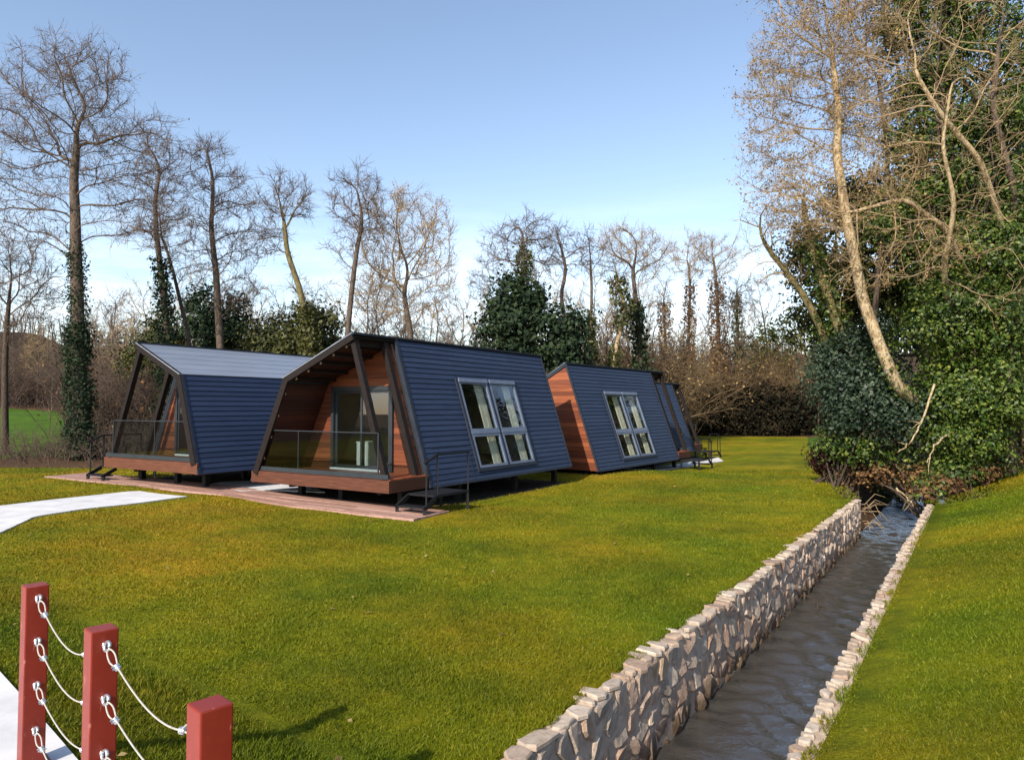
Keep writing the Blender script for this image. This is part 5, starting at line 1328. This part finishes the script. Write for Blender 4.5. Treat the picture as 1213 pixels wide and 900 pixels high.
grow_tree('leaning_tree', 'ivy-draped trunk just behind the leaning mottled tree', trunk_px([(1008, 500), (1000, 410), (980, 350), (962, 300), (950, 240)], 23.5), 
    [ell_px(945, 240, 40, 40, 24), ell_px(985, 290, 30, 40, 24)], 260, .2, 103, step=.36, kill=.55, bark='bark_moss', twig='twig_tan', twigs=3, tlen=.6, tr=.006, wob=.34, ivy=[(.15, .95, .42, .32, 2600, 'leaf_ivy', .10)])
grow_tree('spreading_tree', 'bare tree whose pale branches sprawl in front of the ivy wall', trunk_px([(1140, 520), (1138, 450), (1128, 380), (1120, 315), (1134, 240), (1118, 170), (1128, 110)], 22.3, [0, 0, -1.0, -2.2, -3.0, -3.3, -3.3]),
    [ell_px(1080, 250, 70, 60, 18.6, .7), ell_px(1160, 240, 60, 70, 18.6, .7), ell_px(1060, 150, 60, 60, 18.8, .7), ell_px(1150, 110, 70, 60, 18.8, .7), ell_px(1180, 330, 45, 60, 18.5, .7), ell_px(1060, 320, 50, 35, 18.6, .7)], 560, .11, 104, step=.34, kill=.42, rtip=.008, bark='bark_pale', twig='twig_tan', twigs=1, tlen=.45, tr=.005, wob=.42, e=2.0)
grow_tree('spreading_tree', 'stout limb tree at the picture side of the ivy wall with bare upper boughs', trunk_px([(1235, 520), (1222, 440), (1196, 340), (1204, 230), (1176, 130), (1186, 40)], 22.8, [0, 0, -.8, -1.6, -2, -2.2]),
    [ell_px(1160, 40, 55, 60, 20.3), ell_px(1200, 130, 50, 60, 20.0), ell_px(1110, 20, 50, 45, 20.6), ell_px(1225, 20, 50, 60, 20.5)], 700, .13, 105, step=.36, kill=.46, rtip=.009, bark='bark_grey', twig='twig_tan', twigs=1, tlen=.5, tr=.0055, wob=.4, e=2.1)
grow_tree('spreading_tree', 'bare tree reaching left from the wood with long nearly level pale boughs', trunk_px([(1175, 520), (1165, 420), (1150, 330), (1120, 270), (1070, 235), (1015, 250)], 23, [0, 0, -1.5, -2.8, -3.4, -3.6]),
    [ell_px(1000, 250, 60, 40, 19.4, .8), ell_px(1060, 200, 60, 45, 19.3, .8), ell_px(960, 215, 40, 36, 19.6, .8), ell_px(1100, 290, 60, 40, 19.5, .8), ell_px(1020, 330, 50, 30, 20, .8)], 700, .12, 106, step=.34, kill=.42, rtip=.008, bark='bark_pale', twig='twig_tan', twigs=2, tlen=.45, tr=.0055, wob=.42, bits=('leaf_dry', 2500, .055, None))
grow_tree('spreading_tree', 'bare tree high in the wood, fanning pale branches against the dark ivy crown', trunk_px([(1215, 500), (1210, 380), (1190, 280), (1160, 190), (1110, 130), (1080, 80)], 23, [0, 0, -1.5, -2.6, -3, -3]),
    [ell_px(1060, 60, 60, 60, 20, .8), ell_px(1110, 20, 60, 45, 20, .8), ell_px(1130, 120, 60, 50, 20, .8), ell_px(1040, 120, 45, 50, 20, .8), ell_px(1190, 190, 50, 50, 20, .8), ell_px(1190, 70, 50, 60, 20.3, .8)], 560, .13, 107, step=.34, kill=.42, rtip=.008, bark='bark_pale', twig='twig_tan', twigs=1, tlen=.45, tr=.0055, wob=.42)
grow_tree('spreading_tree', 'slim bare stem beside the leaning mottled tree, tan twigs filling the gap', trunk_px([(1014, 500), (1036, 380), (1046, 280), (1052, 180), (1040, 90)], 22.5, [2.8, 1.2, 0, 0, 0]),
    [ell_px(1040, 90, 50, 70, 22.3), ell_px(1060, 190, 45, 60, 22.3), ell_px(1010, 150, 45, 60, 22.6), ell_px(1030, 10, 60, 40, 22.6)], 800, .12, 108, step=.34, kill=.42, rtip=.008, bark='bark_grey', twig='twig_tan', twigs=4, tlen=.5, tr=.006, wob=.4, bits=('leaf_dry', 6000, .06, None))
def ivy_tree(name, label, trunk, ells, n, per, cs, ls, mat, seed, Rb=.26, part='crown'):
    rng = np.random.default_rng(seed); base = np.asarray(trunk[0]); root = empty(name, tuple(base))
    tb = TB(); tb.tube(trunk, np.linspace(Rb, .06, len(trunk)), 9)
    T = np.asarray(trunk)
    for (c, rr) in ells:
        for j in range(5):
            k = rng.uniform(.25, .95); i = int(k * (len(T) - 1)); tip = np.asarray(c) + rng.normal(0, .45, 3) * np.asarray(rr)
            m = (T[i] + tip) / 2 + np.array([0, 0, .2]) + rng.normal(0, .2, 3); tb.tube([T[i], m, tip], [.07, .045, .012], 5)
    tb.obj('trunk', 'bark_dark', root)
    V, F = leaf_clumps(ells, n, per, cs, ls, rng, .35); link(part, np_mesh(part, V - base, [F]), mat, root)
    tag(root, label, 'tree'); return root
ivy_tree('ivy_tree', 'tall ivy-smothered tree behind the sprawling pale branches, dark at the top', trunk_px([(1130, 520), (1125, 400), (1120, 280), (1128, 160), (1118, 60), (1120, 0)], 22.5),
    [ell_px(1120, 60, 40, 60, 22.5), ell_px(1130, 150, 44, 50, 22.5), ell_px(1105, 230, 50, 45, 22.5), ell_px(1150, 10, 40, 50, 23), ell_px(1060, 40, 34, 30, 23), ell_px(1085, 110, 34, 34, 23), ell_px(1170, 220, 50, 50, 23), ell_px(1120, 310, 60, 50, 22.5), ell_px(1200, 60, 40, 70, 22), ell_px(1190, 140, 40, 50, 22), ell_px(1075, 170, 30, 34, 22.3), ell_px(1100, -10, 50, 40, 22.5), ell_px(1060, 260, 34, 40, 22.5)], 1900, 30, .21, .095, 'leaf_ivy', 110)
ivy_tree('ivy_tree', 'glossy ivy-covered tree filling the corner beyond the bare lawn', trunk_px([(1195, 560), (1192, 440), (1186, 340), (1180, 260)], 21.5),
    [ell_px(1170, 300, 60, 50, 21.5), ell_px(1130, 380, 65, 55, 21.2), ell_px(1195, 390, 50, 60, 21), ell_px(1125, 465, 45, 50, 21), ell_px(1175, 470, 60, 50, 20.8), ell_px(1205, 240, 40, 50, 21.8), ell_px(1140, 520, 55, 30, 20.8)], 1500, 34, .19, .088, 'leaf_ivy', 111)
ivy_tree('ivy_tree', 'green backing tree between the leaning trunks, hung with ivy', trunk_px([(1000, 520), (1005, 420), (1015, 330), (1025, 250)], 26),
    [ell_px(1000, 330, 55, 50, 26), ell_px(1040, 260, 50, 50, 26), ell_px(960, 300, 36, 40, 26), ell_px(1060, 360, 50, 50, 25), ell_px(975, 380, 50, 45, 26), ell_px(1010, 240, 50, 36, 26.5)], 850, 30, .25, .115, 'leaf_conifer', 112)
ivy_tree('ivy_tree', 'dark tree in the depth of the right-hand wood', trunk_px([(1145, 520), (1090, 420), (1085, 300), (1090, 180)], 29),
    [ell_px(1070, 330, 60, 70, 29), ell_px(1100, 220, 55, 60, 29), ell_px(1180, 330, 60, 80, 29), ell_px(1190, 160, 50, 80, 29), ell_px(1020, 420, 50, 50, 29)], 560, 24, .36, .19, 'leaf_dark', 113)
src_tree = bpy.data.objects['ivy_tree.001']
for k, (x, y, sc, rz) in enumerate(((34, 46, 1.5, 4.0), (31, 27, 1.4, 3.1))):
    o = src_tree.copy(); col.objects.link(o)
    for ch in src_tree.children:
        q = ch.copy(); col.objects.link(q); q.parent = o
    o.location = (x, y, float(ground_z(np.array(x), np.array(y))) - .05); o.scale = (sc, sc, sc * 1.25); o.rotation_euler = (0, 0, rz)
    o['label'] = 'ivied tree in the wood far behind the sprawling pale branches'; o['group'] = 'ivied trees deep in the right-hand wood'
shrub('laurel_shrub', 'dark laurel at the foot of the leaning mottled tree', gbase(1000, 23.5), [ell_px(1032, 468, 44, 44, 22), ell_px(1080, 480, 34, 30, 22), ell_px(1005, 482, 30, 36, 22.5), ell_px(1070, 492, 40, 34, 21.8), ell_px(990, 436, 30, 36, 23), ell_px(1010, 415, 24, 26, 23), ell_px(968, 448, 14, 24, 25), ell_px(1040, 400, 22, 24, 23.5)], 620, 34, .24, .095, 'leaf_laurel', 120, stems=34)
shrub('laurel_shrub', 'low green shrub hanging over the head of the canal', gbase(1112, 21.5), [ell_px(1020, 532, 36, 24, 22.6), ell_px(1078, 538, 36, 22, 22.3), ell_px(990, 525, 28, 24, 23.5), ell_px(1058, 572, 42, 26, 27), ell_px(1030, 560, 30, 24, 30)], 330, 22, .16, .10, 'leaf_ivy', 121, stems=6)  # farther clumps added to keep the sky's reflection off the water
shrub('bracken', 'rust brown dead bracken drooping into the stream where the walls end', gbase(1108, 21.2), [ell_px(1050, 562, 34, 14, 22.4), ell_px(1092, 566, 20, 14, 21.2), ell_px(1018, 562, 16, 12, 23)], 120, 18, .13, .09, 'leaf_rust', 122, stems=5, cat='plant')
shrub('wine_bush', 'small round wine-dark bush on the lawn corner beside the stream', gbase(972, 24.5), [ell_px(975, 542, 14, 16, 24.5)], 90, 24, .12, .09, 'leaf_wine', 123, stems=8)
shrub('bramble', 'leafy bramble along the top of the bare lawn', gbase(1140, 21), [ell_px(1130, 560, 32, 16, 20.8), ell_px(1175, 548, 36, 16, 21.5), ell_px(1100, 575, 20, 12, 20.3)], 190, 18, .16, .09, 'leaf_ivy', 124, stems=20)
shrub('bramble', 'brown withered bramble between the wood and the bare lawn', gbase(1150, 20.5), [ell_px(1120, 572, 24, 8, 20.2), ell_px(1160, 560, 26, 8, 20.8), ell_px(1200, 546, 26, 8, 21.8), ell_px(1095, 582, 14, 8, 20)], 130, 16, .12, .085, 'leaf_rust', 125, stems=18)
# bare fallen branches
def branch(name, label, pts, r0, seed, mat='bark_pale', sub=3, d=None):
    rng = np.random.default_rng(seed); P = np.array([at_depth(px, py, dd) for px, py, dd in pts]); root = empty(name, tuple(P[0]))
    t = np.linspace(0, len(P) - 1, 4 * len(P)); Q = np.stack([np.interp(t, np.arange(len(P)), P[:, i]) for i in range(3)], -1)
    Q[1:-1] += rng.normal(0, r0 * .5, Q[1:-1].shape)
    tb = TB(); tb.tube(Q, np.linspace(r0, r0 * .4, len(Q)), 7)
    for k in range(sub):
        i = rng.integers(len(Q) // 3, len(Q) - 2); dd = unit(Q[i + 1] - Q[i]); e = unit(dd + rng.normal(0, .6, 3)); L = rng.uniform(.3, .7)
        tb.tube([Q[i], Q[i] + e * L * .5, Q[i] + unit(e + rng.normal(0, .3, 3)) * L], [r0 * .5, r0 * .35, r0 * .15], 5)
    tb.obj('limb', mat, root); tag(root, label, 'branch'); return root
branch('fallen_branch', 'pale bare branch hanging down in front of the laurel', [(1107, 455, 20.4), (1092, 500, 20.1), (1078, 525, 20.0), (1064, 535, 20.0)], .035, 130)
branch('fallen_branch', 'short pale branch slanting down below the ivy', [(1125, 512, 20.2), (1105, 530, 20), (1098, 548, 19.9)], .03, 131, sub=1)
branch('fallen_branch', 'crooked log lying across the stream at the end of the walls', [(1118, 572, 19.9), (1098, 584, 19.8), (1072, 590, 20.2)], .05, 132, 'bark_moss')
branch('fallen_branch', 'thin dead branch poking over the water from the bracken', [(1062, 578, 20.3), (1075, 590, 20.0), (1082, 600, 19.6)], .03, 133, sub=1)
branch('fallen_branch', 'low limb trailing through the wood above the bare lawn', [(1213, 535, 22), (1180, 548, 21.5), (1150, 560, 21)], .05, 134, 'bark_dark')
def reeds():
    rng = np.random.default_rng(140); b = np.array([*from_st(CANAL_END + .15, .05), -.55]); root = empty('reed_tuft', tuple(b)); tb = TB()
    for i in range(18):
        a = b + np.array([rng.normal(0, .12), rng.normal(0, .12), rng.uniform(-.3, .45)]); d = np.array([*ET, 0]) * rng.uniform(.2, .9) + rng.normal(0, .3, 3)
        tb.tube([a, a + d * .3 + np.array([0, 0, .12]), a + d * .6 + np.array([0, 0, rng.uniform(-.25, .05)])], [.010, .008, .003], 4)
    tb.obj('stem', 'twig_tan', root); tag(root, 'tuft of dry straw-coloured stems bent over the water at the wall end', 'plant')
reeds()
def snag():
    p = at_height(965, 720, WATER); root = empty('snag', (p[0], p[1], WATER - .1)); rng = np.random.default_rng(141); tb = TB()
    for i in range(7):
        d = unit(rng.normal(0, .6, 3) + np.array([-.3, .1, .5])); L = rng.uniform(.22, .5); a = rng.normal(0, .05, 3) * np.array([1, 1, 0])
        tb.tube([a, a + d * L * .6, a + unit(d + rng.normal(0, .4, 3)) * L], [.014, .010, .004], 5)
    tb.n and link('twig', np_mesh('twig', *(lambda v: (v[0], [v[1]]))(tb.arrays()), True), 'bark_dark', root)
    tag(root, 'small dark twiggy snag breaking the water midway along the canal', 'snag')
snag()
thicket('thicket', 'low brown undergrowth under the right-hand wood', scatter(1010, 1240, 23, 30, 54, 7), 'twig_brown', 75, 'leaf_rust', 5000, (1.0, 2.6), 24, .007)

# ------------------------------------------------------------------ grass blades
def grass():
    rng = np.random.default_rng(200); n = 700000
    r = 3.0 * (34 / 3.0) ** rng.uniform(0, 1, n); a = rng.uniform(R(-50), R(46), n)
    x, y = np.sin(a) * r, np.cos(a) * r
    s, t = to_st(x, y)
    ok = (np.maximum(poly_mask(x, y, LAWN1), poly_mask(x, y, LAWN2)) > .5) & ~((t > -.13 - .07 * np.sin(s * 7) * np.sin(s * 3.1)) & (t < CANAL_W + .1 + .05 * np.sin(s * 9)) & (s < CANAL_END + .3))
    q = x * RN[0] + y * RN[1]
    ok &= ~((np.abs(q) < 1.27) & (t > -12))
    for k, c in CABIN.items(): ok &= poly_mask(x, y, cab_foot(c, -.1, k == 'c1'), .2) < .5
    path = np.array([br(-1.25, 4.5), br(-1.25, 8), (-11.6, 9.6), (-13.8, 12.2), (-13.2, 14.6)] + [g(p) for p in up] + ([g(p) for p in dn])[::-1] + [(-9.6, 11.6), (-9.0, 10.4), br(1.25, 7.5), br(1.25, 4.5)])
    ok &= poly_mask(x, y, path, .1) < .5
    wa = np.array([-14.5, 23.2]); wb = np.array([-1.75, 16.35]); wd = unit(wb - wa); wn_ = np.array([wd[1], -wd[0]]); wn_ = -wn_ if wn_[1] > 0 else wn_
    wpoly = np.array([wa - wn_ * .57, wb - wn_ * .57, wb + wn_ * .92, wa + wn_ * .92])
    ok &= poly_mask(x, y, wpoly, .05) < .5
    x, y, r = x[ok], y[ok], r[ok]; m = len(x)
    z = terrain(x, y) - .004
    patch = 1 + .25 * np.sin(x * 2.1 + 1.7 * np.sin(y * .9)) * np.sin(y * 1.7 + np.sin(x * 1.3))
    h = rng.uniform(.016, .042, m) * patch * (1 + .012 * r); w = .0023 * (1 + r / 5.0) * rng.uniform(.7, 1.3, m)
    th = rng.uniform(0, 6.283, m); lean = rng.normal(0, .55, (m, 2)) * h[:, None]
    B = np.stack([x, y, z], -1); W = np.stack([np.cos(th) * w, np.sin(th) * w, np.zeros(m)], -1)
    tip = B + np.concatenate([lean, h[:, None]], 1)
    V = np.stack([B - W, B + W, tip], 1).reshape(-1, 3); F = np.arange(3 * m).reshape(-1, 3)
    me = np_mesh('grass', V, [F]); at = me.attributes.new('dry', 'FLOAT', 'POINT'); at.data.foreach_set('value', np.repeat(dryness(x, y), 3).astype(np.float32))
    o = link('grass', me, 'blade'); o['kind'] = 'stuff'; o['label'] = 'short mown yellow-green lawn grass'
grass()

def fallen_leaves():
    rng = np.random.default_rng(210); n = 2600
    x = rng.uniform(-14, 20, n); y = rng.uniform(3, 32, n); s, t = to_st(x, y)
    edge = np.maximum(poly_mask(x, y, LAWN1, 8.0), poly_mask(x, y, LAWN2, 5.0))
    ok = (edge > .5) & (rng.uniform(0, 1, n) < .03 + 1.1 * np.clip(.86 - edge, 0, 1)) & ((t < -.4) | (t > CANAL_W + .3))
    x, y = x[ok], y[ok]; C = np.stack([x, y, terrain(x, y) + .03], -1)
    V, F = leaves(C, .055, np.tile([0, 0, 2.2], (len(x), 1)), .7, .5)
    o = link('fallen_leaves', np_mesh('fallen_leaves', V, [F]), 'leaf_dry'); o['kind'] = 'stuff'; o['label'] = 'few dry leaves scattered on the lawn edges'
fallen_leaves()
